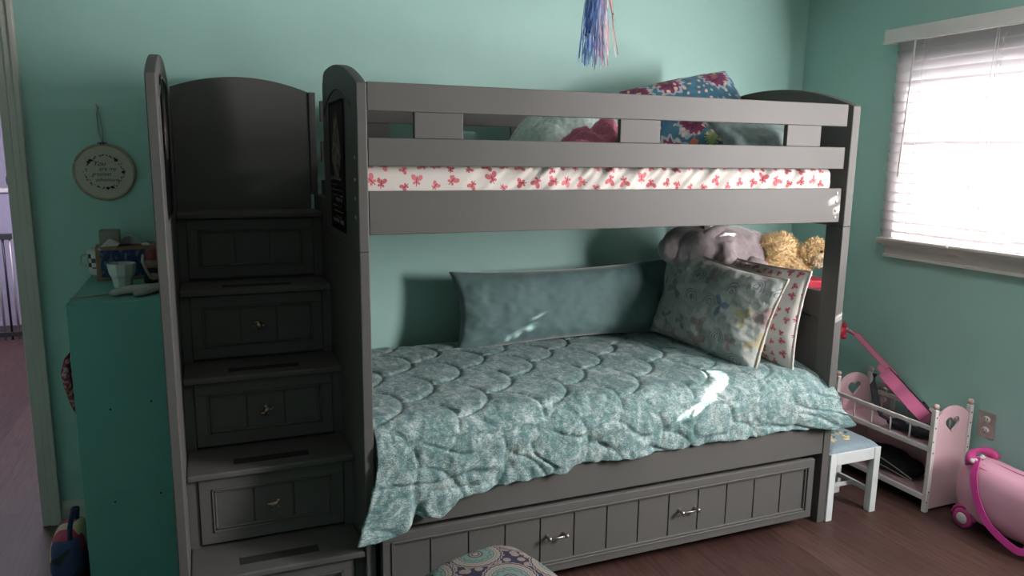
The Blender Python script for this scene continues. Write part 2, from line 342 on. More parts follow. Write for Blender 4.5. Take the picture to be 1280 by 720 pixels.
def ball(bm, c, r, scale=(1, 1, 1), rot=None, seg=20, rings=12):
    R = bmesh.ops.create_uvsphere(bm, u_segments=seg, v_segments=rings, radius=r)['verts']
    m = Matrix.Translation(c) @ (rot.to_4x4() if rot is not None else Matrix.Identity(4)) @ Matrix.Diagonal((*scale, 1))
    bmesh.ops.transform(bm, matrix=m, verts=R); return R
def rootof(o):
    while o.parent: o = o.parent
    return o
def obj(name, bm, mat, parent=None, bevel=0, smooth=False, local=False, seg=2, recalc=True):
    me = bpy.data.meshes.new(name)
    if recalc: bmesh.ops.recalc_face_normals(bm, faces=bm.faces)
    bm.to_mesh(me); bm.free()
    me.materials.append(M[mat] if isinstance(mat, str) else mat)
    o = bpy.data.objects.new(name, me); COL.objects.link(o)
    if parent is not None:
        if not local: me.transform(Matrix.Translation(-Vector(rootof(parent).location)))
        o.parent = parent
    if smooth:
        for p in me.polygons: p.use_smooth = True
    if bevel:
        b = o.modifiers.new('bevel', 'BEVEL'); b.width = bevel; b.segments = seg; b.limit_method = 'ANGLE'; b.angle_limit = 0.7
    return o
def thing(name, label, cat, loc, rz=0, group=None, rot=None):
    o = bpy.data.objects.new(name, None); COL.objects.link(o); o.location = loc; o.empty_display_size = 0.05
    o.rotation_euler = rot if rot else (0, 0, rz); o['label'] = label; o['category'] = cat
    if group: o['group'] = group
    return o
def tag(o, label, cat, group=None):
    o['label'] = label; o['category'] = cat
    if group: o['group'] = group
    return o
def struct(name, bm, mat, bevel=0, parent=None):
    o = obj(name, bm, mat, parent, bevel)
    if parent is None: o['kind'] = 'structure'
    return o
def origin_to_base(o):
    """top-level single mesh: put the origin at the middle of its base"""
    me = o.data; vs = [v.co for v in me.vertices]
    c = Vector(((min(v.x for v in vs)+max(v.x for v in vs))/2, (min(v.y for v in vs)+max(v.y for v in vs))/2, min(v.z for v in vs)))
    me.transform(Matrix.Translation(-c)); o.location = c; return o
def grid_mesh(P, UV=None, closed_u=False):
    """P: (n,m,3) numpy array -> bmesh with uv"""
    n, m = P.shape[:2]; bm = BM()
    V = [[bm.verts.new(P[i, j]) for j in range(m)] for i in range(n)]
    uvl = bm.loops.layers.uv.new('UVMap')
    for i in range(n-1):
        for j in range(m-1):
            f = bm.faces.new((V[i][j], V[i+1][j], V[i+1][j+1], V[i][j+1]))
            if UV is not None:
                for l, (a, b) in zip(f.loops, ((i, j), (i+1, j), (i+1, j+1), (i, j+1))): l[uvl].uv = UV[a, b]
    return bm
def uvbox(bm, fn):
    uvl = bm.loops.layers.uv.verify()
    for f in bm.faces:
        for l in f.loops: l[uvl].uv = fn(l.vert.co)
def nz(p, s, seed=0.0): return noise.noise(Vector((p[0]*s+seed, p[1]*s+seed*1.7, p[2]*s-seed)))

# ------------------------------------------------------------ the room
bm = BM(); box(bm, XL-0.1, XR+0.12, YF-0.1, W+0.12, -0.08, 0); box(bm, -3.2, -0.3, W+0.12, 9.2, -0.08, 0); struct('floor', bm, 'floor')
ceil_ = struct('ceiling', bx(XL-0.1, XR+0.12, YF-0.1, W+0.12, H, H+0.08), 'ceiling')
bm = BM()
for (a, b, c, d) in ((1.92, 2.48, 0.87, 0.895), (1.92, 2.48, 1.405, 1.43), (1.92, 1.945, 0.895, 1.405), (2.455, 2.48, 0.895, 1.405)): box(bm, a, b, c, d, H-0.06, H)
obj('added_light_ring', bm, 'winwhite', ceil_, 0.003)  # ring made up to go round the added fill lamp, out of view
DX0, DX1, DZ = -1.55, -0.715, 2.20           # doorway in the back wall
bm = BM(); box(bm, DX1, XR+0.12, W, W+0.12, 0, H); box(bm, XL-0.1, DX0, W, W+0.12, 0, H); box(bm, DX0, DX1, W, W+0.12, DZ, H); struct('wall_back', bm, 'wall')
# right wall with two window openings
A0, A1, AZ0, AZ1 = 1.42, 2.83, 1.22, 2.075   # blind window
B0, B1, BZ0, BZ1 = 0.40, 1.05, 1.15, 2.20     # nearer window, unseen, added to brighten the room
bm = BM()
for (y0, y1, z0, z1) in ((YF-0.1, B0, 0, H), (B1, A0, 0, H), (A1, W, 0, H), (B0, B1, 0, BZ0), (B0, B1, BZ1, H), (A0, A1, 0, AZ0), (A0, A1, AZ1, H)): box(bm, XR, XR+0.12, y0, y1, z0, z1)
struct('wall_right', bm, 'wall')
struct('sun_blocker', bx(XR+1.2, XR+1.35, -1.6, 0.95, -0.08, 3.6), 'winwhite')  # unseen block added to keep direct sun out of the nearer window
struct('wall_left', bx(XL-0.1, XL, YF-0.1, W, 0, H), 'wall')
struct('wall_front', bx(XL, XR, YF-0.1, YF, 0, H), 'wall')
def baseb(bm, axis, a, b, c, sgn):
    prof = [(0, 0), (0.016*sgn, 0), (0.016*sgn, 0.07), (0.011*sgn, 0.085), (0.006*sgn, 0.098), (0, 0.10)]
    if axis == 0: prism(bm, [(c+p[0], p[1]) for p in prof], 0, a, b)
    else: prism(bm, [(c+p[0], p[1]) for p in prof], 1, a, b)
bm = BM(); baseb(bm, 0, -0.652, XR, W, -1); struct('baseboard_back', bm, 'trim')
bm = BM(); baseb(bm, 1, YF, W, XR, -1); struct('baseboard_right', bm, 'trim')
# door casing: stepped moulding down the right side and over the top
bm = BM()
for (a, b, d) in ((DX1-0.012, DX1+0.02, 0.016), (DX1+0.02, DX1+0.045, 0.022), (DX1+0.045, -0.652, 0.03)): box(bm, a, b, W-d, W+0.02, 0, DZ+0.06)
for (a, b, d) in ((DZ-0.0, DZ+0.02, 0.016), (DZ+0.02, DZ+0.06, 0.028)): box(bm, DX0-0.06, -0.652, W-d-0.001, W+0.02, a, b)
box(bm, DX0-0.06, DX0+0.01, W-0.025, W+0.02, 0, DZ)
box(bm, DX1-0.012, DX1, W, W+0.13, 0, DZ)
struct('door_1', bm, 'trim', 0.003)
# hall beyond the doorway
struct('wall_hall', bx(-3.2, -0.3, 9.0, 9.1, 0, 2.6), 'hallwall')
struct('wall_hall_right', bx(-0.42, -0.3, W+0.12, 9.0, 0, 2.6), 'hallwall')
struct('wall_hall_left', bx(-3.2, -3.1, W+0.12, 9.0, 0, 2.6), 'hallwall')
struct('ceiling_hall', bx(-3.2, -0.3, W+0.12, 9.1, 2.6, 2.66), 'ceiling')
struct('baseboard_hall', bx(-3.1, -0.42, 8.98, 9.0, 0, 0.16), 'winwhite', 0.004)
hc = thing('cabinet', 'pale lilac cabinet with white top seen through the doorway', 'cabinet', (-1.8, 8.3, 0))
obj('body', bx(-2.1, -1.56, 8.0, 8.6, 0, 1.22), 'lilac', hc, 0.006)
obj('countertop', bx(-2.12, -1.54, 7.98, 8.62, 1.22, 1.26), 'winwhite', hc, 0.006)
bm = BM(); lathe(bm, [(0.0, 0), (0.03, 0.0), (0.045, 0.02), (0.05, 0.06), (0.047, 0.1), (0.044, 0.1), (0.047, 0.06), (0.04, 0.02), (0, 0.01)], (-1.62, 8.15, 1.26), 20)
tag(origin_to_base(obj('cup', bm, 'black', None, 0, True)), 'small dark cup on the hall cabinet behind the doorway', 'cup')
bm = BM()
tube(bm, [(-1.62+0.15*math.cos(a), 8.97, 1.95+0.15*math.sin(a)) for a in [2*PI*k/28 for k in range(28)]], 0.014, 8, True)
tag(origin_to_base(obj('round_frame', bm, 'black', None, 0, True)), 'round dark ring frame on the far hall wall', 'frame')
gt = thing('slatted_gate', 'dark upright slatted gate standing on the hall floor', 'gate', (-1.66, 7.4, 0))
bm = BM(); box(bm, -1.95, -1.515, 7.38, 7.42, 0.03, 0.07); obj('rail', bm, 'black', gt, 0.003); obj('rail', bx(-1.95, -1.515, 7.38, 7.42, 0.86, 0.91), 'black', gt, 0.003)
for k in range(9):
    x = -1.935+k*0.05; bm = BM(); tube(bm, [(x, 7.4, 0.0), (x, 7.4, 0.9)], 0.009, 8); obj('bar', bm, 'black' if k % 2 else 'steel', gt, 0, True)

# ------------------------------------------------------------ windows and blinds
w1 = bpy.data.objects.new('window_1', None); COL.objects.link(w1); w1['kind'] = 'structure'; w1.location = (XR, (A0+A1)/2, AZ0)
bm = BM()
for (y0, y1, z0, z1) in ((A0, A0+0.05, AZ0, AZ1), (A1-0.05, A1, AZ0, AZ1), (A0, A1, AZ0, AZ0+0.05), (A0, A1, AZ1-0.05, AZ1), (A0, A1, 1.745, 1.785)): box(bm, XR+0.05, XR+0.09, y0, y1, z0, z1)
obj('window_frame', bm, 'winwhite', w1, 0.003)
obj('pane', bx(XR+0.068, XR+0.072, A0+0.04, A1-0.04, AZ0+0.04, AZ1-0.04), 'glass', w1)
bm = BM(); box(bm, XR-0.022, XR, A0-0.07, A0, AZ0, AZ1+0.07); box(bm, XR-0.022, XR, A1, A1+0.05, AZ0, AZ1+0.07); box(bm, XR-0.022, XR, A0-0.07, A1+0.05, AZ1, AZ1+0.07)
obj('window_casing', bm, 'winwhite', w1, 0.003)
bm = BM(); box(bm, XR-0.055, XR+0.05, A0-0.09, A1+0.07, 1.185, 1.205); box(bm, XR-0.034, XR, A0-0.08, A1+0.055, 1.170, 1.185)
obj('window_sill', bm, 'winwhite', w1, 0.004)
bm = BM(); box(bm, XR-0.022, XR, A0-0.07, A1+0.045, 1.130, 1.170); box(bm, XR-0.030, XR, A0-0.07, A1+0.05, 1.118, 1.134)
obj('apron', bm, 'winwhite', w1, 0.003)

w2 = bpy.data.objects.new('added_window', None); COL.objects.link(w2); w2['kind'] = 'structure'; w2.location = (XR, (B0+B1)/2, BZ0)  # added window out of view, put in for its light
bm = BM()
for (y0, y1, z0, z1) in ((B0, B0+0.04, BZ0, BZ1), (B1-0.04, B1, BZ0, BZ1), (B0, B1, BZ0, BZ0+0.04), (B0, B1, BZ1-0.04, BZ1)): box(bm, XR+0.05, XR+0.09, y0, y1, z0, z1)
obj('window_frame', bm, 'winwhite', w2, 0.003)
obj('pane', bx(XR+0.068, XR+0.072, B0+0.03, B1-0.03, BZ0+0.03, BZ1-0.03), 'glass', w2)

XB = XR-0.052                                  # plane of the slats, outside the casing
bl = thing('window_blind', 'white horizontal slat blind lowered over the bright window', 'blind', (XB, 2.1, 1.2))
bm = BM(); box(bm, XB-0.045, XB-0.030, A0-0.09, A1+0.105, 2.185, 2.250); box(bm, XB-0.030, XR, A0-0.09, A0-0.075, 2.185, 2.250); box(bm, XB-0.030, XR, A1+0.09, A1+0.105, 2.185, 2.250)
box(bm, XB-0.050, XB-0.028, A0-0.095, A1+0.11, 2.181, 2.190)
obj('valance', bm, 'winwhite', bl, 0.003)
obj('headrail', bx(XB-0.025, XB+0.025, A0-0.07, A1+0.07, 2.185, 2.225), 'winwhite', bl)
NS = 20; Z0, Z1 = 1.232, 2.160; pitch = (Z1-Z0)/(NS-1)
SY0, SY1 = A0-0.06, A1+0.055
TILT = math.radians(-71)
holes = [(2.58, 1.672), (2.565, 1.623), (2.72, 1.623), (2.145, 1.232), (2.10, 1.818), (2.11, 1.769)]
for k in range(NS):
    z = Z0+k*pitch; n = 6; Wd = 0.063
    ys = sorted(set([SY0, SY1]+[SY0+(SY1-SY0)*i/14 for i in range(15)]))
    gap = abs(z-1.281) <= pitch/2
    if gap: ys = sorted(ys+[1.82, 1.84, 2.20, 2.22])
    hy = [h for h in holes if abs(z-h[1]) <= pitch/2]
    for h in hy: ys = sorted(ys+[h[0]-0.008, h[0]+0.008])
    bm = BM(); rows = []
    for y in ys:
        tl = TILT; lift = 0.0
        if gap and 1.83 < y < 2.21: tl = math.radians(24); lift = 0.006
        row = []
        for i in range(n+1):
            s = (i/n-0.5); c = 0.005*(1-(2*s)**2)
            dx = s*Wd*math.cos(tl) - c*math.sin(tl); dz = s*Wd*math.sin(tl)+c*math.cos(tl)
            row.append(bm.verts.new((XB+dx, y, z+dz-lift+0.0015*math.sin(y*7+k))))
        rows.append(row)
    for a in range(len(ys)-1):
        for i in range(n):
            if any(abs((ys[a]+ys[a+1])/2-h[0]) < 0.004 for h in hy) and i in (1, 2, 3, 4): continue
            bm.faces.new((rows[a][i], rows[a+1][i], rows[a+1][i+1], rows[a][i+1]))
    bmesh.ops.solidify(bm, geom=bm.faces[:], thickness=0.0018)
    obj('slat', bm, 'slat', bl, 0, True)
obj('bottom_rail', bx(XB-0.028, XB+0.022, SY0, SY1, 1.2065, 1.220), 'winwhite', bl, 0.003)
for y in (2.70, 2.33, 1.9, 1.5):
    bm = BM()
    for k in range(NS-1):
        z = Z0+k*pitch
        tube(bm, [(XB-0.018, y, z+0.004), (XB-0.026, y-0.004, z+pitch*0.5), (XB-0.016, y-0.012, z+pitch)], 0.0011, 5)
    tube(bm, [(XB-0.030, y+0.012, 2.19), (XB-0.030, y+0.012, 1.215)], 0.0011, 5)
    obj('ladder_cord', bm, 'winwhite', bl, 0, True)
bm = BM(); tube(bm, [(XB-0.04, 2.755, 2.185), (XB-0.045, 2.775, 1.53)], 0.0045, 8)
obj('tilt_wand', bm, 'winwhite', bl, 0, True)
bm = BM(); tube(bm, [(XB-0.04, 2.345, 2.18), (XB-0.042, 2.37, 1.7), (XB-0.045, 2.42, 1.26), (XB-0.045, 2.47, 1.225), (XB-0.045, 2.46, 1.205), (XB-0.05, 2.40, 1.185), (XB-0.052, 2.33, 1.155), (XB-0.052, 2.30, 1.17)], 0.0014, 6)
ball(bm, (XB-0.045, 2.465, 1.214), 0.006)
obj('pull_cord', bm, 'winwhite', bl, 0, True)

# ------------------------------------------------------------ the bunk bed
BF, BB = 2.39, 3.43      # bed front / back
X0, X1 = 0.449, 2.51
def arch(y, z0=1.828, zp=1.925, a=BF, b=BB):
    s = (y-(a+b)/2)/((b-a)/2); return z0+(zp-z0)*(1-abs(s)**2.1)
bed = thing('bunk_bed', 'grey wooden bunk bed with slatted guard rail and trundle drawer', 'bunk bed', (1.5, 2.9, 0))
def endprof(y0, y1, z0, n=24, backround=False):
    pts = [(y0, z0)]
    ys = [y0+(y1-y0)*i/n for i in range(n+1)]
    top = []
    for y in ys:
        z = arch(y)
        if backround and y > y1-0.05: z -= 0.045*(((y-(y1-0.05))/0.05)**2)
        top.append((y, z))
    return pts+top+[(y1, z0)]
# left end: tall guard section, low section behind it (the way in from the stairs)
bm = BM(); prism(bm, endprof(BF, 3.09, 1.30, backround=True), 0, X0, X0+0.033)
box(bm, X0, X0+0.033, BF, BB, 0.0, 1.30); box(bm, X0, X0+0.033, 3.09, BB, 1.30, 1.432)
le = obj('end_panel', bm, 'grey', bed, 0.0035)
bm = BM(); tube(bm, [(X0-0.001, BF+0.10+0.56*i/20, 1.765+0.07*(1-((i-10)/10)**2)) for i in range(21)], 0.003, 6); obj('arched_bead', bm, 'grey', le, 0, True)
for z in (1.41, 1.47, 1.53, 1.60):
    bm = BM(); R = lathe(bm, [(0, 0.004), (0.005, 0.003), (0.006, 0), (0, 0)], (0, 0, 0), 12, Matrix.Translation((X0, BF+0.045, z)) @ Matrix.Rotation(-PI/2, 4, 'Y')); obj('screw_cap', bm, 'nickel', le, 0, True)
bm = BM(); box(bm, 0.434, 0.462, 3.385, BB, 1.4325, 1.866); obj('post', bm, 'grey', bed, 0.003)
# right end: arched upper panel, opening, lower panel, two posts
XI = 2.47
bm = BM(); prism(bm, endprof(BF, BB, 1.335), 0, XI, X1); re_ = obj('end_panel', bm, 'grey', bed, 0.0035)
for (a, b) in ((BF, BF+0.095), (BB-0.095, BB)):
    obj('post', bx(XI, X1, a, b, 0, 1.3345), 'grey', bed, 0.003)
bm = BM(); box(bm, XI, X1-0.006, BF+0.0955, BB-0.0955, 0.93, 1.045); box(bm, XI+0.008, X1-0.012, BF+0.0955, BB-0.0955, 0.10, 0.929)
for k in range(1, 8):
    y = BF+0.0955+k*(BB-BF-0.191)/8; box(bm, XI+0.0055, XI+0.009, y-0.05, y+0.05, 0.30, 0.925)
obj('lower_end_panel', bm, 'grey', bed, 0.002)
RX0, RX1 = X0+0.034, 2.445
# long rails; front and rear
for (nm, z0, z1) in (('guard_rail', 1.745, 1.833), ('guard_rail', 1.574, 1.662), ('side_rail', 1.355, 1.495)):
    sr = obj(nm, bx(RX0, RX1, BF+0.002, BF+0.024, z0, z1), 'grey', bed, 0.0025)
    obj(nm, bx(RX0, RX1, BB-0.026, BB-0.002, z0, z1), 'grey', bed, 0.0025)
    if nm == 'side_rail':
        for z in (1.475, 1.44, 1.405, 1.375):
            bm = BM(); ball(bm, (RX1-0.022, BF+0.001, z), 0.004, (1.0, 0.4, 1.6), seg=12, rings=8); obj('bolt', bm, 'nickel', sr, 0, True)
for (a, b) in ((0.633, 0.797), (1.386, 1.553), (2.138, 2.309)):
    obj('spacer_block', bx(a, b, BF-0.002+0.002, BF+0.022, 1.6625, 1.7445), 'grey', bed, 0.002)
    obj('spacer_block', bx(a-0.01, b-0.01, BB-0.024, BB-0.004, 1.6625, 1.7445), 'grey', bed, 0.002)
obj('upper_platform', bx(RX0, RX1+0.02, BF+0.026, BB-0.028, 1.36, 1.38), 'grey', bed)
obj('lower_side_rail', bx(RX0, XI-0.001, BF+0.004, BF+0.03, 0.331, 0.505), 'grey', bed, 0.003)
obj('lower_platform', bx(RX0, XI-0.001, BF+0.032, BB-0.01, 0.40, 0.43), 'grey', bed)
# trundle drawer with beadboard front
TX0, TX1, TY = 0.500, 2.405, 2.366
def beadfront(bm, x0, x1, y, z0, z1, frame, nb, depth=0.012, th=0.02):
    """framed panel facing -Y: outer frame, stepped bead, recessed boards with grooves"""
    box(bm, x0, x1, y, y+th, z0, z0+frame); box(bm, x0, x1, y, y+th, z1-frame, z1)
    box(bm, x0, x0+frame, y, y+th, z0+frame, z1-frame); box(bm, x1-frame, x1, y, y+th, z0+frame, z1-frame)
    i0, i1, j0, j1 = x0+frame, x1-frame, z0+frame, z1-frame
    b = 0.006
    for (s, dy) in ((0, -0.0035), (b*1.3, 0.003)):
        box(bm, i0+s, i1-s, y+dy, y+th, j0+s, j0+s+b); box(bm, i0+s, i1-s, y+dy, y+th, j1-s-b, j1-s)
        box(bm, i0+s, i0+s+b, y+dy, y+th, j0+s, j1-s); box(bm, i1-s-b, i1-s, y+dy, y+th, j0+s, j1-s)
    w = (i1-i0)/nb
    for k in range(nb): box(bm, i0+k*w+0.0022, i0+(k+1)*w-0.0022, y+depth, y+th, j0, j1)
    box(bm, i0, i1, y+th-0.002, y+th+0.004, j0, j1)
bm = BM(); beadfront(bm, TX0, TX1, TY, 0.056, 0.326, 0.030, 13)
box(bm, TX0, TX1, TY+0.026, BB-0.1, 0.056, 0.30)
tr_ = obj('trundle_drawer', bm, 'grey', bed, 0.0016, seg=1)
for (a, b) in ((1.118, 1.205), (1.708, 1.800)):
    bm = BM(); z = 0.201; y = TY+0.012
    for x in (a+0.008, b-0.008):
        lathe(bm, [(0.0, 0.034), (0.007, 0.033), (0.009, 0.028), (0.0065, 0.022), (0.0045, 0.015), (0.008, 0.002), (0.009, 0)], (0, 0, 0), 14, Matrix.Translation((x, y, z)) @ Matrix.Rotation(PI/2, 4, 'X'))
    tube(bm, [(a, y-0.027, z), (b, y-0.027, z)], 0.0035, 8)
    obj('drawer_handle', bm, 'nickel', tr_, 0, True)
for (x, y) in ((0.6, 2.5), (2.3, 2.5), (0.6, 3.2), (2.3, 3.2)):
    bm = BM(); lathe(bm, [(0, -0.012), (0.026, -0.012), (0.028, 0), (0.026, 0.012), (0, 0.012)], (0, 0, 0), 16, Matrix.Translation((x, y, 0.028)) @ Matrix.Rotation(PI/2, 4, 'Y')); obj('caster', bm, 'black', tr_, 0, True)

# ------------------------------------------------------------ stair chest
st = thing('stair_chest', 'grey wooden staircase of drawers rising beside the bunk bed', 'stairs', (0.15, 2.9, 0))
SX0, SX1 = -0.108, 0.4485
bm = BM(); prism(bm, endprof(BF, BB, 0.0), 0, -0.138, SX0)
sp_ = obj('side_panel', bm, 'grey', st, 0.0035)
bm = BM(); tube(bm, [(SX0+0.001, BF+0.10+0.56*i/20, 1.775+0.07*(1-((i-10)/10)**2)) for i in range(21)], 0.003, 6); obj('arched_bead', bm, 'grey', sp_, 0, True)
pts = [(SX0+0.001, 0.02)]+[(SX0+0.001+(0.539)*i/24, 1.866+0.05*(1-((i-12)/12)**2)) for i in range(25)]+[(SX0+0.540, 0.02)]
bm = BM(); prism(bm, pts, 1, 3.395, 3.415); obj('back_panel', bm, 'grey', st, 0.002)
TZ = [0.266, 0.542, 0.818, 1.098, 1.372]; TYf = [BF+0.004, 2.585, 2.79, 2.995, 3.20]
for i in range(5):
    tz, ty = TZ[i], TYf[i]
    yb = TYf[i+1]+0.055 if i < 4 else 3.394
    bm = BM(); box(bm, SX0+0.001, SX1, ty, yb+0.0, tz-0.022, tz)
    tr = obj('tread', bm, 'grey', st, 0.006, seg=3)
    zb = TZ[i-1] if i else 0.03
    # carcass behind each drawer
    fy = ty+0.030
    bm = BM(); box(bm, SX0+0.001, SX0+0.034, fy, 3.39 if i == 4 else TYf[i+1]+0.03, zb+0.0005, tz-0.0225); box(bm, SX1-0.034, SX1, fy, 3.39 if i == 4 else TYf[i+1]+0.03, zb+0.0005, tz-0.0225)
    box(bm, SX0+0.034, SX1-0.034, fy+0.02, fy+0.03, zb+0.0005, tz-0.0225)
    obj('carcass', bm, 'grey', st)
    bm = BM(); z0_ = zb+0.012; z1_ = tz-0.027
    beadfront(bm, SX0+0.036, SX1-0.036, fy-0.006, z0_, z1_, 0.040, 3, 0.010, 0.018)
    dr = obj('drawer', bm, 'grey', st, 0.0014, seg=1)
    if i in (1, 2, 3):
        # ornate knob shaped like a little perched animal
        bm = BM(); cx, cz, cy = (SX0+SX1)/2, (z0_+z1_)/2, fy-0.006
        lathe(bm, [(0.011, 0.0), (0.009, 0.004), (0.005, 0.008), (0.005, 0.018), (0.009, 0.022)], (0, 0, 0), 14, Matrix.Translation((cx, cy+0.010, cz)) @ Matrix.Rotation(PI/2, 4, 'X'))
        a = (0.3, 1.2, -0.7)[i-1]
        def rp(dx, dz): return (cx+dx*math.cos(a)-dz*math.sin(a), cy-0.014, cz+dx*math.sin(a)+dz*math.cos(a))
        ball(bm, rp(0, 0), 0.012, (1.2, 0.6, 0.8), Matrix.Rotation(-a, 3, 'Y')); ball(bm, rp(0.014, 0.007), 0.007, (1, 0.8, 1)); ball(bm, rp(-0.013, 0.006), 0.0075, (1.4, 0.5, 0.6))
        tube(bm, [rp(-0.006, -0.006), rp(-0.013, -0.016), rp(-0.020, -0.015)], 0.0025, 6); tube(bm, [rp(0.006, -0.006), rp(0.010, -0.016), rp(0.018, -0.018)], 0.0025, 6)
        tube(bm, [rp(0.017, 0.010), rp(0.024, 0.008)], [0.003, 0.001], 6)
        obj('knob', bm, 'brass', dr, 0, True)
    if i < 4:
        obj('grip_strip', bx(0.045, 0.30, ty+0.06, ty+0.105, tz-0.0005, tz+0.0012), 'grip', tr)
# posters on the two tall panels
def poster(x, y0, y1, z0, z1, face, label, slant=0.0, lines=True):
    n, m = 16, 24; bm = BM(); P = np.zeros((n+1, m+1, 3)); U = np.zeros((n+1, m+1, 2))
    for i in range(n+1):
        for j in range(m+1):
            s, q = i/n, j/m
            y = y1+(y0-y1)*s if face < 0 else y0+(y1-y0)*s
            P[i, j] = (x+face*(0.0015+0.003*abs(math.sin(3*s+2*q))*(q)), y, z0+(z1-z0)*q+slant*(y-y0)); U[i, j] = (s, q)
    bm = grid_mesh(P, U)
    bmesh.ops.solidify(bm, geom=bm.faces[:], thickness=0.0006)
    root = thing('poster', label, 'poster', (x+face*0.002, (y0+y1)/2, z0))
    obj('sheet', bm, 'poster', root, 0, True)
    # small print: rows of short pale bars
    if not lines: return root
    rnd = random.Random(3); bm = BM()
    for r in range(9):
        z = z0+0.03+r*0.019*(z1-z0)/0.46; y = y0+0.035
        while y < y1-0.05:
            w = rnd.uniform(0.008, 0.03)
            if rnd.random() < 0.72:
                zz = z+slant*(y-y0); h = 0.004 if r % 4 else 0.011
                box(bm, *sorted((x+face*0.0058, x+face*0.0062)), y, y+w, zz, zz+h)
            y += w+0.008
    obj('printed_lines', bm, 'greybox', root)
    return root
poster(X0, 2.608, 2.925, 1.337, 1.795, -1, 'dark poster with a pale figure on the bed end panel beside the guard rail')
poster(SX0, 2.56, 3.05, 1.40, 1.842, 1, 'dark curling poster inside the outer stair side panel, leftmost of two posters', lines=False)

# ------------------------------------------------------------ mattresses and bedding
mt = thing('upper_mattress', 'white mattress with red butterfly sheet on the upper bunk', 'mattress', (1.5, 2.9, 1.381))
obj('mattress_core', bx(RX0+0.03, RX1-0.03, BF+0.06, BB-0.05, 1.381, 1.565), 'plain_sheet', mt, 0.03)
n, m = 500, 60
P = np.zeros((n, m, 3)); U = np.zeros((n, m, 2))
xs = np.linspace(RX0+0.004, 2.41, n)
prof = [(BF+0.034, 1.385)]+[(BF+0.034, 1.39+0.155*k/22) for k in range(23)]+[(BF+0.034+0.04*(1-math.cos(a)), 1.545+0.035*math.sin(a)) for a in [PI/2*k/8 for k in range(1, 9)]]
while len(prof) < m: prof.append((prof[-1][0]+0.9/(m-32), 1.58))
for i, x in enumerate(xs):
    L = 0
    for j in range(m):
        y, z = prof[j]
        if j: L += math.hypot(y-prof[j-1][0], z-prof[j-1][1])
        d = nz((x*1.0-z*1.3, z*0.45+x*0.25, 0), 16, 3)+0.6*nz((x-z*1.1, z*0.3, 1), 34, 9)
        k = min(1, max(0, (x-0.75)/0.4)); k2 = 1 if x < 2.25 else max(0.2, 1-(x-2.25)*4)
        P[i, j] = (x, y-(0.019*d*k*k2 if j < 31 else 0), z+(0.004*d if j >= 31 else 0)); U[i, j] = (x, L)
bm = grid_mesh(P, U); obj('fitted_sheet', bm, 'butterfly', mt, 0, True)

tag(origin_to_base(obj('lower_mattress', bx(RX0+0.01, XI-0.012, BF+0.045, BB-0.02, 0.431, 0.655), 'plain_sheet', None, 0.03)), 'white mattress hidden under the teal comforter on the lower bunk', 'mattress')
# comforter: quilted in scallops, hanging over the front
def lerp_tab(tab, x):
    if x <= tab[0][0]: return tab[0][1]
    for (a, va), (b, vb) in zip(tab[:-1], tab[1:]):
        if x <= b: return va+(vb-va)*(x-a)/(b-a)
    return tab[-1][1]
ZT = 0.700; YE = 2.50                       # mattress top under the quilt, start of the roll-over
hem = [(0.49, 0.335), (0.53, 0.325), (0.60, 0.350), (0.63, 0.378), (0.70, 0.368), (0.77, 0.418), (0.88, 0.433), (1.02, 0.447), (1.15, 0.451), (1.29, 0.471), (1.43, 0.468), (1.58, 0.473), (1.70, 0.465), (1.86, 0.478), (2.03, 0.467), (2.2, 0.475), (2.42, 0.467), (2.60, 0.475)]
SR = 0.165
def scallop(u, v):
    d = 9.0
    i0 = int(math.floor(u/SR))
    for i in (i0-1, i0):
        cx = i*SR; off = SR if i % 2 else 0.0
        k = round((v-off)/(2*SR)); cy = off+2*SR*k
        for cyy in (cy, cy+2*SR, cy-2*SR):
            dx, dy = u-cx, v-cyy
            if dx >= -0.004: d = min(d, abs(math.hypot(dx, dy)-SR))
    return d
NU, NV = 430, 300
RAD = 0.118
P = np.zeros((NU, NV, 3)); U = np.zeros((NU, NV, 2))
topL = (BB-0.015)-YE; arcL = RAD*PI/2
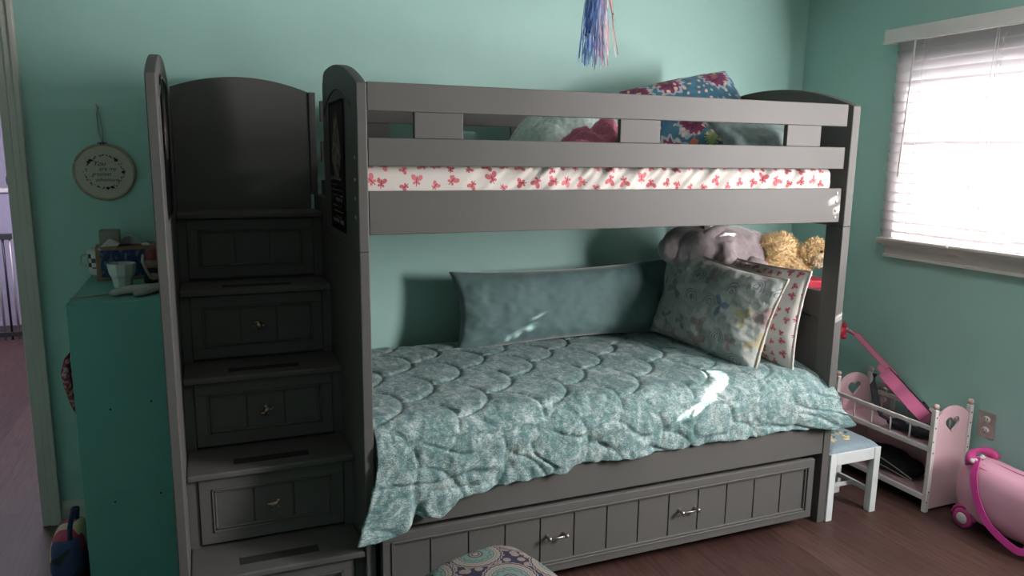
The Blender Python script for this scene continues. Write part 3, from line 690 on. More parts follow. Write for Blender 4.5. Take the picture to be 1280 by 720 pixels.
for i in range(NU):
    s = i/(NU-1); u = 0.49+s*(2.475-0.49)
    hz = lerp_tab(hem, u)+0.003*math.sin(u*41)+0.002*math.sin(u*83+1)
    hang = max(0.02, (ZT-RAD)-hz); total = topL+arcL+hang
    for j in range(NV):
        L = total*(j/(NV-1))
        if L < topL: y, z, ny, nz_ = BB-0.015-L, ZT, 0, 1; h = 0
        elif L < topL+arcL:
            a = (L-topL)/RAD; y = YE-RAD*math.sin(a); z = ZT-RAD+RAD*math.cos(a); ny, nz_ = -math.sin(a), math.cos(a); h = 0.15*a/(PI/2)
        else:
            q = L-topL-arcL; y, z, ny, nz_ = YE-RAD-0.06*q, ZT-RAD-q, -1, 0.0; h = 0.15+0.85*q/max(hang, 0.1)
        x = u
        sc_ = scallop(u*1.0+0.03, L+0.02)
        puff = 0.0105*(1-math.exp(-(sc_/0.010)**1.1))
        hw = 0.35+0.65*max(0.0, min(1.0, (L-topL+0.10)/0.25)); wr = 0.0040*nz((u, L, 0), 9, 2)+hw*0.0045*nz((u*1.3+L*0.5, L*0.6, 0), 20, 5)+hw*0.0020*nz((u+L*0.4, L*0.7, 0), 50, 8)
        crease = -0.006*hw*hw*math.exp(-((nz((u*0.8, L*1.4, 0), 5.5, 4))/0.05)**2)
        hh_ = max(0.0, min(1.0, (L-topL+0.12)/0.3)); wr += hh_*(0.016*(0.35-abs(nz((u+0.75*L, L*0.35, 0), 8, 41)))+0.007*(0.3-abs(nz((u-0.5*L, L*0.45, 0), 17, 47))))
        fold = h*(0.010*math.sin(u*15+1.2*math.sin(u*5)+L*3)+0.012*nz((u*1.0+0.5*L, L*0.25, 0), 10, 12)+0.006*nz((u+0.35*L, L*0.22, 0), 22, 14)+0.0015*nz((u-0.2*L, L*0.15, 0), 50, 17)-0.035*math.exp(-((u-0.605-0.10*(L-1.05))/0.014)**2)*h)
        d = puff*(1-0.25*h)+wr+crease*(1+h)+fold
        y += ny*d; z += nz_*d
        if h > 0:
            hh = max(0, (h-0.15)/0.85)
            # left corner flares out in front of the post, right corner swings past the other post
            el = max(0, 1-(u-0.49)/0.20); x -= 0.085*el**1.6*hh**1.3; y -= 0.05*el*hh
            er = max(0, (u-2.20)/0.275); x += 0.125*er**1.5*min(1, (0.35*h/0.15 if h < 0.15 else 0.35+0.65*hh)); y -= 0.03*er*min(1, h*3)
            cut = 0.10*(er**2)*(1-hh)*min(1, h*4); z -= cut*0.0
        # top slopes down a little towards the right corner
        if u > 2.2: z -= 0.035*((u-2.2)/0.275)**2*max(0, min(1, (L-topL+0.22)/0.3))*(1 if h < 0.3 else max(0, 1-(h-0.3)))
        z += 0.012*math.sin(min(1, max(0, (L/topL)))*PI)*(1 if L < topL else 0)
        if L > topL+0.6*arcL: y = min(y, 2.3855 if z > 0.345 else 2.358)
        P[i, j] = (x, y, z); U[i, j] = (u, L)
bm = grid_mesh(P, U)
cf = obj('comforter', bm, 'velvet', None, 0, True)
sm = cf.modifiers.new('thickness', 'SOLIDIFY'); sm.thickness = 0.010; sm.offset = -1
tag(origin_to_base(cf), 'teal crushed velvet comforter quilted in scallops, hanging over the lower bunk', 'comforter')

def pillow_mesh(w, h, t, n=70, seed=1, wr=0.006, uvs=1.0, pinch=0.10, sag=0.0, power=2.6):
    """closed cushion in its local xz plane, thickness along y, base at z=0"""
    bm = BM(); uvl = bm.loops.layers.uv.new('UVMap'); V = {}
    for side in (1, -1):
        for i in range(n+1):
            for j in range(n+1):
                a, b = 2*i/n-1, 2*j/n-1
                edge = i in (0, n) or j in (0, n)
                if side == -1 and edge: V[(side, i, j)] = V[(1, i, j)]; continue
                e = (max(0, 1-abs(a)**power)*max(0, 1-abs(b)**power))**0.5
                x = w/2*a*(1-pinch*(1-abs(b)**2)*abs(a)**3*0.6); z = h/2*b*(1-pinch*(1-abs(a)**2)*abs(b)**3)
                x += 0.3*wr*nz((a*3, b*3, side), 1.2, seed)
                th = t/2*e
                rip = wr*(nz((x, 0, z), 9, seed)+0.6*nz((x, side, z), 22, seed+3)+0.3*nz((x, side, z), 45, seed+5))
                z -= sag*(1-a*a)*max(0, b)
                y = side*(-1)*(th+(rip if not edge else 0)*min(1, e*2.5))
                V[(side, i, j)] = bm.verts.new((x, y, z+h/2))
        for i in range(n):
            for j in range(n):
                ij = ((i, j), (i+1, j), (i+1, j+1), (i, j+1))
                q = [V[(side, *k)] for k in ij]
                if side == -1: q = q[::-1]; ij = ij[::-1]
                f = bm.faces.new(q)
                for l, k in zip(f.loops, ij): l[uvl].uv = ((k[0]/n*w)*uvs+(0 if side == 1 else 3.3), (k[1]/n*h)*uvs)
    return bm
def pillow(name, label, loc, rot, w, h, t, mat, cat='pillow', piping=None, group=None, **kw):
    bm = pillow_mesh(w, h, t, **kw)
    if piping is None:
        o = obj(name, bm, mat, None, 0, True, recalc=True); o.location = loc; o.rotation_euler = rot; return tag(o, label, cat, group)
    root = thing(name, label, cat, loc, rot=rot, group=group)
    obj('cover', bm, mat, root, 0, True, local=True)
    bm = BM(); pts = []; N = 40; pinch = kw.get('pinch', 0.10)
    for (f0) in (lambda s: (s, -1), lambda s: (1, s), lambda s: (-s, 1), lambda s: (-1, -s)):
        for k in range(N):
            a, b = f0(2*k/N-1)
            pts.append((w/2*a*(1-pinch*(1-abs(b)**2)*0.6*abs(a)**3)*1.005, 0, h/2*b*(1-pinch*(1-abs(a)**2)*abs(b)**3)*1.005+h/2))
    tube(bm, pts, 0.0055, 6, True)
    obj('piping', bm, piping, root, 0, True, local=True)
    return root
# long pillow leaning on the wall side
lp = pillow('body_pillow', 'long plain teal velvet pillow lying against the wall on the lower bunk', (1.655, 3.27, 0.700), (math.radians(-12), math.radians(-1.0), math.radians(-1.5)), 1.20, 0.385, 0.20, 'pillowvelvet', n=80, wr=0.010, seed=4, pinch=0.12)
# square pillows at the right end
pillow('square_pillow', 'square pale pillow with pastel rainbow and whale print, frontmost on the comforter', (2.135, 2.885, 0.700), (math.radians(-15), math.radians(5.5), math.radians(-84)), 0.73, 0.455, 0.15, 'rainbow', piping='linen', wr=0.020, seed=2)
pillow('square_pillow', 'white pillow with red butterflies behind the rainbow print pillow', (2.330, 2.85, 0.702), (math.radians(-6), math.radians(2), math.radians(-88)), 0.74, 0.45, 0.13, 'butterfly_pillow', piping='butterfly_pillow', wr=0.008, seed=9)
# upper bunk bedding
pillow('sleeping_pillow', 'plump pillow in blue folk floral print at the head of the upper bunk', (2.22, 2.98, 1.606), (math.radians(-32), math.radians(-12), math.radians(-3)), 0.60, 0.45, 0.20, 'folk', seed=21, wr=0.012, pinch=0.03)
pillow('sleeping_pillow', 'grey green quilted pillow at the right end of the upper bunk', (2.30, 2.53, 1.594), (math.radians(-46), math.radians(-6), math.radians(14)), 0.58, 0.34, 0.13, 'quilt_deep', seed=31, wr=0.012)
def heap(name, label, cat, c, rx, ry, h, mat, seed, fold=0.25, n=90):
    P = np.zeros((n, n, 3)); U = np.zeros((n, n, 2))
    for i in range(n):
        for j in range(n):
            a, b = 2*i/(n-1)-1, 2*j/(n-1)-1
            e = max(0, 1-abs(a)**3.2)*max(0, 1-abs(b)**3.2)
            z = h*(e**0.45)*(0.80+fold*nz((a*1.7+0.6*b, b*0.9, 0), 1.6, seed)+fold*0.7*nz((a+b*0.8, b*0.5, 0), 4.5, seed+2)+fold*0.3*abs(nz((a, b, 0), 9, seed+4)))
            P[i, j] = (c[0]+a*rx*(1+0.05*nz((a, b, 1), 3, seed)), c[1]+b*ry*(1+0.08*nz((a, b, 2), 3, seed)), c[2]+max(0.0, z)); U[i, j] = (a*rx, b*ry)
    o = obj(name, grid_mesh(P, U), mat, None, 0, True); s = o.modifiers.new('thickness', 'SOLIDIFY'); s.thickness = 0.006; s.offset = 1
    return tag(origin_to_base(o), label, cat)
heap('folded_quilt', 'pale sea green quilt bunched up on the upper bunk', 'quilt', (1.49, 2.92, 1.588), 0.27, 0.22, 0.245, 'quilt_grey', 5)
heap('blanket', 'crumpled pink blanket behind the guard rail of the upper bunk', 'blanket', (1.42, 2.56, 1.586), 0.185, 0.085, 0.135, 'pinkcloth', 11, 0.42)
bm = BM(); ball(bm, (1.17, 2.80, 1.625), 0.032); ball(bm, (1.185, 2.79, 1.655), 0.014); ball(bm, (1.16, 2.79, 1.655), 0.014)
tag(origin_to_base(obj('soft_toy', bm, 'dogface', None, 0, True)), 'tiny beige round toy beside the bunched quilt on the upper bunk', 'toy')

# ------------------------------------------------------------ stuffed animals
def fused(name, blobs, mat, parent, vox=0.008, local=False, smooth_it=6, noise_amp=0):
    bm = BM()
    for b in blobs:
        if len(b) == 2: tube(bm, b[0], b[1], 14)
        else: ball(bm, b[0], b[1], b[2], b[3] if len(b) > 3 else None, 24, 16)
    o = obj(name, bm, mat, parent, 0, True, local)
    r = o.modifiers.new('remesh', 'REMESH'); r.mode = 'VOXEL'; r.voxel_size = vox; r.use_smooth_shade = True
    s = o.modifiers.new('smooth', 'SMOOTH'); s.iterations = smooth_it; s.factor = 0.6
    if noise_amp:
        tx = bpy.data.textures.new('lumps', 'CLOUDS'); tx.noise_scale = 0.06; d = o.modifiers.new('lumps', 'DISPLACE'); d.texture = tx; d.strength = noise_amp; d.mid_level = 0.5; d.texture_coords = 'LOCAL'
    return o
pl = thing('plush_toy', 'big soft grey mauve stuffed animal lying on the pillows of the lower bunk', 'stuffed animal', (2.40, 3.15, 0.72))
Ry = lambda a: Matrix.Rotation(a, 3, 'Y')
fused('body', [((2.545, 3.10, 1.095), 0.16, (1.95, 1.0, 1.02), Ry(0.27)), ((2.31, 3.16, 0.92), 0.12, (1.0, 1.0, 1.5)), ((2.66, 3.07, 1.10), 0.11, (1.4, 1.0, 1.0)), ((2.27, 3.12, 1.13), 0.12, (1.1, 1.0, 1.1)),
      ([(2.36, 3.02, 1.17), (2.34, 2.97, 1.12), (2.40, 2.94, 1.06)], [0.06, 0.055, 0.045])], 'plush', pl, noise_amp=0.02)
fused('head', [((2.24, 3.18, 1.20), 0.10, (1.25, 0.9, 0.75), Ry(-0.2)), ((2.15, 3.16, 1.16), 0.07, (1, 0.9, 1))], 'plush', pl, noise_amp=0.012)
fused('ear', [((2.31, 3.06, 1.235), 0.055, (1.7, 0.4, 0.7), Ry(-0.5))], 'plush', pl)
fused('leg', [([(2.52, 2.95, 1.10), (2.45, 2.93, 1.02), (2.38, 2.95, 0.97)], [0.07, 0.07, 0.055])], 'plush', pl)

red = thing('toy_bench', 'crimson padded bench top standing behind the bed end by the right wall', 'bench', (2.80, 2.98, 0))
bm = BM(); prism(bm, [(2.62, 0.985), (2.90, 0.985), (2.90, 1.0), (2.87, 1.02), (2.62, 1.035)], 1, 2.80, 3.17); obj('seat_pad', bm, 'red', red, 0.012)
obj('seat_board', bx(2.62, 2.895, 2.81, 3.16, 0.955, 0.984), 'red', red, 0.004)
for (x, y) in ((2.64, 2.83), (2.855, 2.83), (2.64, 3.12), (2.855, 3.12)): obj('leg', bx(x, x+0.03, y, y+0.03, 0, 0.954), 'whitepaint', red, 0.003)
dog = thing('plush_dog', 'curly golden stuffed puppy sitting on the crimson bench', 'stuffed animal', (2.80, 2.92, 1.03))
def furry(name, blobs, mat, parent, count, length, seed):
    bm = BM(); rnd = random.Random(seed)
    for b in blobs: ball(bm, b[0], b[1], b[2], b[3] if len(b) > 3 else None, 24, 16)
    for _ in range(count):
        b = rnd.choices(blobs, [q[1]**2*q[2][0] for q in blobs])[0]
        d = Vector((rnd.gauss(0, 1), rnd.gauss(0, 1), rnd.gauss(0, 1))).normalized()
        rot = b[3] if len(b) > 3 else Matrix.Identity(3)
        p = Vector(b[0])+rot @ Vector((d.x*b[2][0], d.y*b[2][1], d.z*b[2][2]))*b[1]*0.98
        nrm = (rot @ Vector((d.x/b[2][0], d.y/b[2][1], d.z/b[2][2]))).normalized()
        dr = (nrm+Vector((rnd.gauss(0, .6), rnd.gauss(0, .6), rnd.gauss(-0.25, .6)))*0.8).normalized()
        L = length*rnd.uniform(0.6, 1.2); side = dr.cross(nrm+Vector((0.01, 0.02, 0.03))).normalized()*0.0016
        k = Vector((rnd.gauss(0, 1), rnd.gauss(0, 1), rnd.gauss(0, 1)))*L*0.22
        a, c_, e = p, p+dr*L*0.6+k, p+dr*L
        v = [bm.verts.new(a-side), bm.verts.new(a+side), bm.verts.new(c_+side), bm.verts.new(c_-side), bm.verts.new(e)]
        bm.faces.new((v[0], v[1], v[2], v[3])); bm.faces.new((v[3], v[2], v[4]))
    return obj(name, bm, mat, parent, 0, True, recalc=False)
furry('body', [((2.735, 2.95, 1.155), 0.085, (1.05, 0.9, 1.15)), ((2.70, 2.98, 1.20), 0.055, (1.2, 0.9, 0.8)), ((2.80, 2.90, 1.09), 0.065, (1.0, 0.9, 1.0)), ((2.71, 2.95, 1.09), 0.07, (1.3, 1, 0.9))], 'dogfur', dog, 5200, 0.022, 1)
hd = furry('head', [((2.858, 2.85, 1.168), 0.060, (1.0, 0.9, 0.95)), ((2.856, 2.845, 1.195), 0.048, (1.1, 0.9, 0.8)), ((2.805, 2.86, 1.165), 0.030, (0.7, 0.8, 1.5))], 'dogfur', dog, 3200, 0.016, 2)
furry('ear', [((2.815, 2.835, 1.160), 0.026, (0.6, 0.7, 1.5), Matrix.Rotation(0.3, 3, 'Y'))], 'dogfur', dog, 500, 0.014, 3)
furry('ear', [((2.915, 2.85, 1.160), 0.026, (0.6, 0.7, 1.5), Matrix.Rotation(-0.3, 3, 'Y'))], 'dogfur', dog, 500, 0.014, 4)
furry('muzzle', [((2.850, 2.793, 1.140), 0.034, (1.1, 0.8, 0.9)), ((2.838, 2.80, 1.122), 0.026, (1.1, 0.8, 0.8))], 'dogface', dog, 700, 0.008, 5)
bm = BM(); ball(bm, (2.840, 2.752, 1.144), 0.0125, (1.1, 0.7, 0.9)); obj('nose', bm, 'black', dog, 0, True)
for dx in (-0.016, 0.034): 
    bm = BM(); ball(bm, (2.853+dx, 2.785, 1.179), 0.0072); obj('eye', bm, 'black', dog, 0, True)

dog.location.x -= 0.082; dog.location.z -= 0.008
# ------------------------------------------------------------ toy cradle shelf at the right wall
cr = thing('doll_cradle', 'pale pink and white toy doll cradle with heart cutouts against the wall', 'doll bed', (3.15, 2.6, 0))
CX0, CX1, CY0, CY1 = 3.020, 3.268, 2.29, 2.885
for y in (CY0, CY1-0.022):
    for x in (CX0, CX1-0.022):
        p = obj('post', bx(x, x+0.022, y, y+0.022, 0, 0.495), 'whitepaint', cr, 0.002)
        bm = BM(); lathe(bm, [(0.006, -0.001), (0.007, 0.003), (0.012, 0.008), (0.0145, 0.015), (0.012, 0.023), (0.006, 0.0275), (0, 0.0285)], (x+0.011, y+0.011, 0.495), 18); obj('ball_finial', bm, 'ballwood', p, 0, True)
        if y == CY0:
            for z in (0.05, 0.10, 0.29, 0.345, 0.41, 0.46):
                bm = BM(); lathe(bm, [(0, 0.0008), (0.0035, 0.0006), (0.004, 0), (0, 0)], (0, 0, 0), 10, Matrix.Translation((x+(0.011 if z not in (0.05, 0.345) else 0.005), y, z)) @ Matrix.Rotation(PI/2, 4, 'X')); obj('screw', bm, 'groove', p, 0, True)
def heart(cx, cz, s, n=40):
    out = []
    for k in range(n):
        a = 2*PI*k/n; x = 16*math.sin(a)**3; y = 13*math.cos(a)-5*math.cos(2*a)-2*math.cos(3*a)-math.cos(4*a)
        out.append((cx+x*s/32, cz+(y+2)*s/32))
    return out
def panel_with_heart(y, th, z0, z1, zp, x0, x1):
    cx = (x0+x1)/2; N = 28; outer = [(x0, z0), (x1, z0)]
    for k in range(N+1):
        s = 1-2*k/N; outer.append((cx+s*(x1-x0)/2, z1+(zp-z1)*(1-abs(s)**2.2)))
    hrt = heart(cx, z1-0.042, 0.088)
    bm = BM()
    vo_ = [bm.verts.new((p[0], y, p[1])) for p in outer]; vh = [bm.verts.new((p[0], y, p[1])) for p in hrt]
    es = [bm.edges.new((vo_[i], vo_[(i+1) % len(vo_)])) for i in range(len(vo_))]+[bm.edges.new((vh[i], vh[(i+1) % len(vh)])) for i in range(len(vh))]
    bmesh.ops.triangle_fill(bm, use_beauty=True, edges=es)
    r = bmesh.ops.extrude_face_region(bm, geom=bm.faces[:]); vs = [g for g in r['geom'] if isinstance(g, bmesh.types.BMVert)]
    bmesh.ops.translate(bm, vec=(0, th, 0), verts=vs)
    return bm
obj('end_panel', panel_with_heart(CY0+0.006, 0.010, 0.012, 0.455, 0.502, CX0+0.0225, CX1-0.0225), 'pinkboard', cr)
obj('end_panel', panel_with_heart(CY1-0.016, 0.010, 0.012, 0.455, 0.502, CX0+0.0225, CX1-0.0225), 'pinkboard', cr)
for x in (CX0+0.004, CX1-0.018):
    for (z0, z1) in ((0.392, 0.412), (0.290, 0.314)): obj('side_rail', bx(x, x+0.014, CY0+0.0225, CY1-0.0225, z0, z1), 'whitepaint', cr, 0.003)
    for k in range(4 if x < 3.1 else 6):
        y = CY0+0.022+(k+1)*(CY1-CY0-0.044)/(5 if x < 3.1 else 7); bm = BM(); tube(bm, [(x+0.007, y, 0.3135), (x+0.007, y, 0.3925)], 0.0045, 8); obj('spindle', bm, 'whitepaint', cr, 0, True)
obj('bottom_rail', bx(CX0+0.004, CX0+0.018, CY0+0.0225, CY1-0.0225, 0.052, 0.078), 'whitepaint', cr, 0.003)
obj('cradle_floor', bx(CX0+0.0185, CX1-0.019, CY0+0.017, CY1-0.017, 0.288, 0.298), 'pinkboard', cr)
obj('shelf', bx(CX0+0.0185, CX1-0.019, CY0+0.017, CY1-0.017, 0.055, 0.066), 'pinkboard', cr)
obj('back_panel', bx(CX1-0.009, CX1-0.003, CY0+0.017, CY1-0.017, 0.066, 0.287), 'pinkboard', cr)
# dark bag in the cradle, folded dark cloth with pale cord below
b1 = thing('shoulder_bag', 'soft black bag crumpled inside the doll cradle under the guitar', 'bag', (3.13, 2.50, 0.30))
fused('bag_body', [((3.14, 2.46, 0.335), 0.05, (1.2, 2.2, 0.62)), ((3.13, 2.56, 0.325), 0.04, (1.3, 1.6, 0.5))], 'blackcloth', b1, 0.006, noise_amp=0.02)
bm = BM(); tube(bm, [(3.17, 2.50, 0.33), (3.09, 2.56, 0.335), (3.065, 2.62, 0.36), (3.07, 2.66, 0.42), (3.085, 2.70, 0.49), (3.10, 2.71, 0.545)], 0.017, 8, flat=0.25); obj('strap', bm, 'blackcloth', b1, 0, True)
bm = BM(); ball(bm, (3.06, 2.44, 0.375), 0.018, (0.5, 1.8, 0.3)); obj('patch', bm, 'greybox', b1, 0, True)
b2 = thing('cloth_bundle', 'dark folded bundle with pale cords on the cradle shelf', 'bag', (3.14, 2.55, 0.067))
fused('bundle', [((3.15, 2.62, 0.125), 0.07, (1.1, 2.0, 0.8)), ((3.16, 2.52, 0.115), 0.055, (1.2, 1.6, 0.85))], 'blackcloth', b2, 0.006, noise_amp=0.02)
bm = BM(); tube(bm, [(3.06, 2.74, 0.14), (3.06, 2.62, 0.155), (3.055, 2.50, 0.135), (3.05, 2.40, 0.115)], 0.003, 6); tube(bm, [(3.06, 2.74, 0.12), (3.055, 2.55, 0.115), (3.045, 2.38, 0.105)], 0.0025, 6); obj('cord', bm, 'greybox', b2, 0, True)

# toy guitar leaning out of the cradle. local frame: x across, y along neck, z out of the soundboard
ax = Vector((0, 0.565, 0.335)).normalized()
gn = Vector((0.60, -0.43, 0.71)); gn = (gn-ax*gn.dot(ax)).normalized()
gx = ax.cross(gn)
Mg = Matrix(((gx.x, ax.x, gn.x), (gx.y, ax.y, gn.y), (gx.z, ax.z, gn.z)))
gt = thing('toy_guitar', 'pink toy guitar leaning out of the doll cradle', 'guitar', (3.170, 2.470, 0.345), rot=Mg.to_euler())
GL = 0.335
def gw(s):       # half width along the body 0..1
    return 0.092*math.sin(PI*min(1, s*1.02)**0.62)**0.5*(1-0.22*math.exp(-((s-0.60)/0.13)**2))*(1-0.16*s) if 0 < s < 1 else 0.0
N = 40; L_ = [(gw(k/N), GL*k/N) for k in range(N+1)]
outl = [(w_, y) for w_, y in L_]+[(-w_, y) for w_, y in L_[::-1][1:-1]]
outl = [(max(w_, 0.020) if 0 < i < N+1 and w_ >= 0 else w_, y) for i, (w_, y) in enumerate(outl)]
GD = 0.072
bm = BM(); prism(bm, outl, 2, 0.004, GD-0.003); obj('guitar_body', bm, 'pinkguitar', gt, 0.003, local=True)
bm = BM(); prism(bm, [(x*0.995, y*0.998+0.0005) for x, y in outl], 2, GD-0.0029, GD+0.001); sb = obj('soundboard', bm, 'whitepaint', gt, 0, local=True)
bm = BM(); tube(bm, [(x*1.005, y, GD-0.001) for x, y in outl], 0.0028, 6, True); obj('binding', bm, 'black', sb, 0, True, local=True)
bm = BM(); lathe(bm, [(0.0, 0.0012), (0.028, 0.0012), (0.030, 0.0)], (0, GL*0.62, GD+0.001), 24); obj('sound_hole', bm, 'black', sb, 0, local=True)
bm = BM(); prism(bm, [(-0.040, 0.06), (0.040, 0.06), (0.034, 0.078), (-0.034, 0.078)], 2, GD+0.0012, GD+0.010); obj('bridge', bm, 'black', sb, 0.002, local=True)
bm = BM(); prism(bm, [(-0.020, GL-0.012), (-0.018, 0.58), (0.018, 0.58), (0.020, GL-0.012)], 2, GD-0.024, GD+0.0008)
prism(bm, [(-0.020, GL-0.045), (-0.018, GL+0.03), (0.018, GL+0.03), (0.020, GL-0.045)], 2, GD-0.05, GD-0.02); nk = obj('neck', bm, 'pinkneck', gt, 0.005, local=True)
bm = BM(); prism(bm, [(-0.021, GL-0.07), (-0.018, 0.58), (0.018, 0.58), (0.021, GL-0.07)], 2, GD+0.0012, GD+0.006); obj('fretboard', bm, 'pinkneck', nk, 0.001, local=True)
bm = BM(); hv = [(-0.019, 0.578), (-0.026, 0.61), (-0.024, 0.665), (0.024, 0.665), (0.026, 0.61), (0.019, 0.578)]
prism(bm, hv, 2, GD-0.018, GD-0.005); 
for v in bm.verts: v.co.z -= (v.co.y-0.578)*0.30
hs = obj('headstock', bm, 'pinkguitar', gt, 0.003, local=True)
for k in range(3):
    for s in (-1, 1):
        y = 0.602+k*0.022; z = GD-0.012-(y-0.578)*0.3
        bm = BM(); tube(bm, [(s*0.022, y, z), (s*0.036, y, z)], 0.003, 6); ball(bm, (s*0.040, y, z), 0.007, (0.7, 1, 0.8), seg=12, rings=8); obj('tuning_peg', bm, 'whiteplastic', hs, 0, True, local=True)
for k in range(6):
    x = -0.0135+k*0.0054; bm = BM(); tube(bm, [(x*1.3, 0.068, GD+0.0115), (x, 0.578, GD+0.009), (x, 0.61, GD-0.012)], 0.0007, 4); obj('string', bm, 'nickel', nk, 0, local=True)

# small red toy seen behind the post
bm = BM(); ball(bm, (3.080, 2.935, 0.715), 0.034, (1.0, 0.7, 0.95)); ball(bm, (3.10, 2.93, 0.745), 0.014); ball(bm, (3.06, 2.93, 0.748), 0.014); ball(bm, (3.095, 2.925, 0.69), 0.015); tube(bm, [(3.09, 2.935, 0.74), (3.115, 2.95, 0.765), (3.135, 2.965, 0.765), (3.125, 2.96, 0.735), (3.09, 2.935, 0.72)], 0.003, 6)
tag(origin_to_base(obj('soft_toy', bm, 'red', None, 0, True)), 'small red soft toy hanging by the guitar headstock behind the bed post', 'toy')

# outlets
def outlet(y, z, label, toggle=False):
    r = thing('wall_outlet', label, 'outlet', (XR, y, z))
    obj('cover_plate', bx(XR-0.006, XR-0.0002, y-0.042, y+0.042, z-0.062, z+0.062), 'steel', r, 0.003)
    for dz in (-0.026, 0.026):
        bm = BM(); lathe(bm, [(0, 0.004), (0.017, 0.0035), (0.0185, 0)], (0, 0, 0), 20, Matrix.Translation((XR-0.006, y, z+dz)) @ Matrix.Rotation(-PI/2, 4, 'Y') @ Matrix.Diagonal((0.85, 1, 1, 1)))
        s = obj('socket', bm, 'whiteplastic', r, 0, True)
        bm = BM()
        for dy in (-0.007, 0.007): box(bm, XR-0.0108, XR-0.0100, y+dy-0.0015, y+dy+0.0015, z+dz-0.002, z+dz+0.008)
        box(bm, XR-0.0108, XR-0.0100, y-0.002, y+0.002, z+dz-0.011, z+dz-0.007)
        obj('slot', bm, 'black', s)
    bm = BM(); ball(bm, (XR-0.0065, y, z), 0.003); obj('screw', bm, 'nickel', r, 0, True)
outlet(2.235, 0.415, 'steel outlet plate on the teal wall above the pink suitcase')
outlet(2.80, 0.385, 'outlet plate on the wall behind the doll cradle rails')

# ------------------------------------------------------------ stool
so = thing('stool', 'small white stool with embroidered blue grey seat beside the bed post', 'stool', (2.67, 2.52, 0))
QX0, QX1, QY0, QY1 = 2.517, 2.815, 2.385, 2.635
for (x, y) in ((QX0, QY0), (QX1-0.036, QY0), (QX0, QY1-0.036), (QX1-0.036, QY1-0.036)): obj('leg', bx(x, x+0.036, y, y+0.036, 0, 0.318), 'stoolwhite', so, 0.003)
for (a, b, c, d) in ((QX0+0.0365, QX1-0.0365, QY0+0.002, QY0+0.018), (QX0+0.0365, QX1-0.0365, QY1-0.018, QY1-0.002), (QX0+0.002, QX0+0.018, QY0+0.0365, QY1-0.0365), (QX1-0.018, QX1-0.002, QY0+0.0365, QY1-0.0365)):
    obj('apron', bx(a, b, c, d, 0.262, 0.318), 'stoolwhite', so, 0.003)
for (a, b, c, d) in ((QX0+0.010, QX0+0.026, QY0+0.0365, QY1-0.0365), (QX1-0.026, QX1-0.010, QY0+0.0365, QY1-0.0365)):
    obj('stretcher', bx(a, b, c, d, 0.085, 0.110), 'stoolwhite', so, 0.003)
obj('stretcher', bx(QX0+0.0265, QX1-0.0265, 2.50, 2.515, 0.09, 0.108), 'stoolwhite', so, 0.003)
n = 26; P = np.zeros((n, n, 3)); U = np.zeros((n, n, 2))
for i in range(n):
    for j in range(n):
        a, b = 2*i/(n-1)-1, 2*j/(n-1)-1; e = (max(0, 1-abs(a)**5)*max(0, 1-abs(b)**5))**0.45
        P[i, j] = ((QX0+QX1)/2+a*0.143, (QY0+QY1)/2+b*0.119, 0.319+0.028*e)
bm = grid_mesh(P, U); seat = obj('seat_cushion', bm, 'seatcloth', so, 0, True)
rnd = random.Random(5)
for (nm, mt_, cx, cy, k) in (('embroidered_bird', 'embroid1', 2.60, 2.58, 7), ('embroidered_flowers', 'embroid2', 2.66, 2.49, 12), ('embroidered_leaves', 'embroid3', 2.68, 2.52, 8)):
    bm = BM()
    for q in range(k):
        x, y = cx+rnd.uniform(-0.09, 0.06)*(0.5 if nm == 'embroidered_bird' else 1), cy+rnd.uniform(-0.035, 0.04)*(0.4 if nm == 'embroidered_bird' else 1)
        ball(bm, (x, y, 0.3472), rnd.uniform(0.009, 0.017), (1.3, 0.7, 0.16), Matrix.Rotation(rnd.uniform(0, 3), 3, 'Z'), 10, 6)
    obj(nm, bm, mt_, seat, 0, True)
pb = thing('toy_ball', 'hot pink patterned ball on the floor behind the stool', 'ball', (2.735, 2.74, 0.0))
bm = BM(); ball(bm, (2.70, 2.745, 0.062), 0.062, seg=28, rings=18); obj('ball_shell', bm, 'strap', pb, 0, True)
bm = BM(); tube(bm, [(2.70+0.0630*math.cos(a), 2.745+0.0630*math.sin(a), 0.075) for a in [2*PI*k/36 for k in range(36)]], 0.003, 6, True); obj('ball_stripe', bm, 'whiteplastic', pb, 0, True)

# ------------------------------------------------------------ ride-on suitcase
ca = thing('ride_on_suitcase', 'pink childs ride-on suitcase with magenta strap by the right wall', 'suitcase', (3.14, 1.97, 0))
cx_, cy_, cz_ = 3.145, 1.965, 0.185
def superbox(bm, c, hx, hy, hz, p=3.5, seg=44, rings=28, topfn=None):
    V = []
    for j in range(rings+1):
        ph = -PI/2+PI*j/rings; row = []
        for i in range(seg):
            th = 2*PI*i/seg
            d = Vector((math.cos(ph)*math.cos(th), math.cos(ph)*math.sin(th), math.sin(ph)))
            k = (abs(d.x)**p+abs(d.y)**p+abs(d.z)**p)**(-1/p)
            v = Vector((d.x*k*hx, d.y*k*hy, d.z*k*hz))
            if topfn: v = topfn(v)
            row.append(bm.verts.new((c[0]+v.x, c[1]+v.y, c[2]+v.z)))
        V.append(row)
    for j in range(rings):
        for i in range(seg):
            q = [V[j][i], V[j][(i+1) % seg], V[j+1][(i+1) % seg], V[j+1][i]]
            bm.faces.new(q)
    bmesh.ops.remove_doubles(bm, verts=bm.verts[:], dist=1e-5)
def saddle(v):
    s = v.y/0.245
    if v.z > 0: v.z *= 1-0.20*(1-min(1, abs(s+0.05)*1.15)**2)
    v.x *= 1-0.16*max(0, v.z/0.14)-0.10*abs(s)**3
    return v
bm = BM(); superbox(bm, (cx_, cy_, cz_), 0.112, 0.245, 0.150, 3.4, topfn=saddle); sh = obj('shell', bm, 'casepink', ca, 0, True)
bm = BM(); pts = []
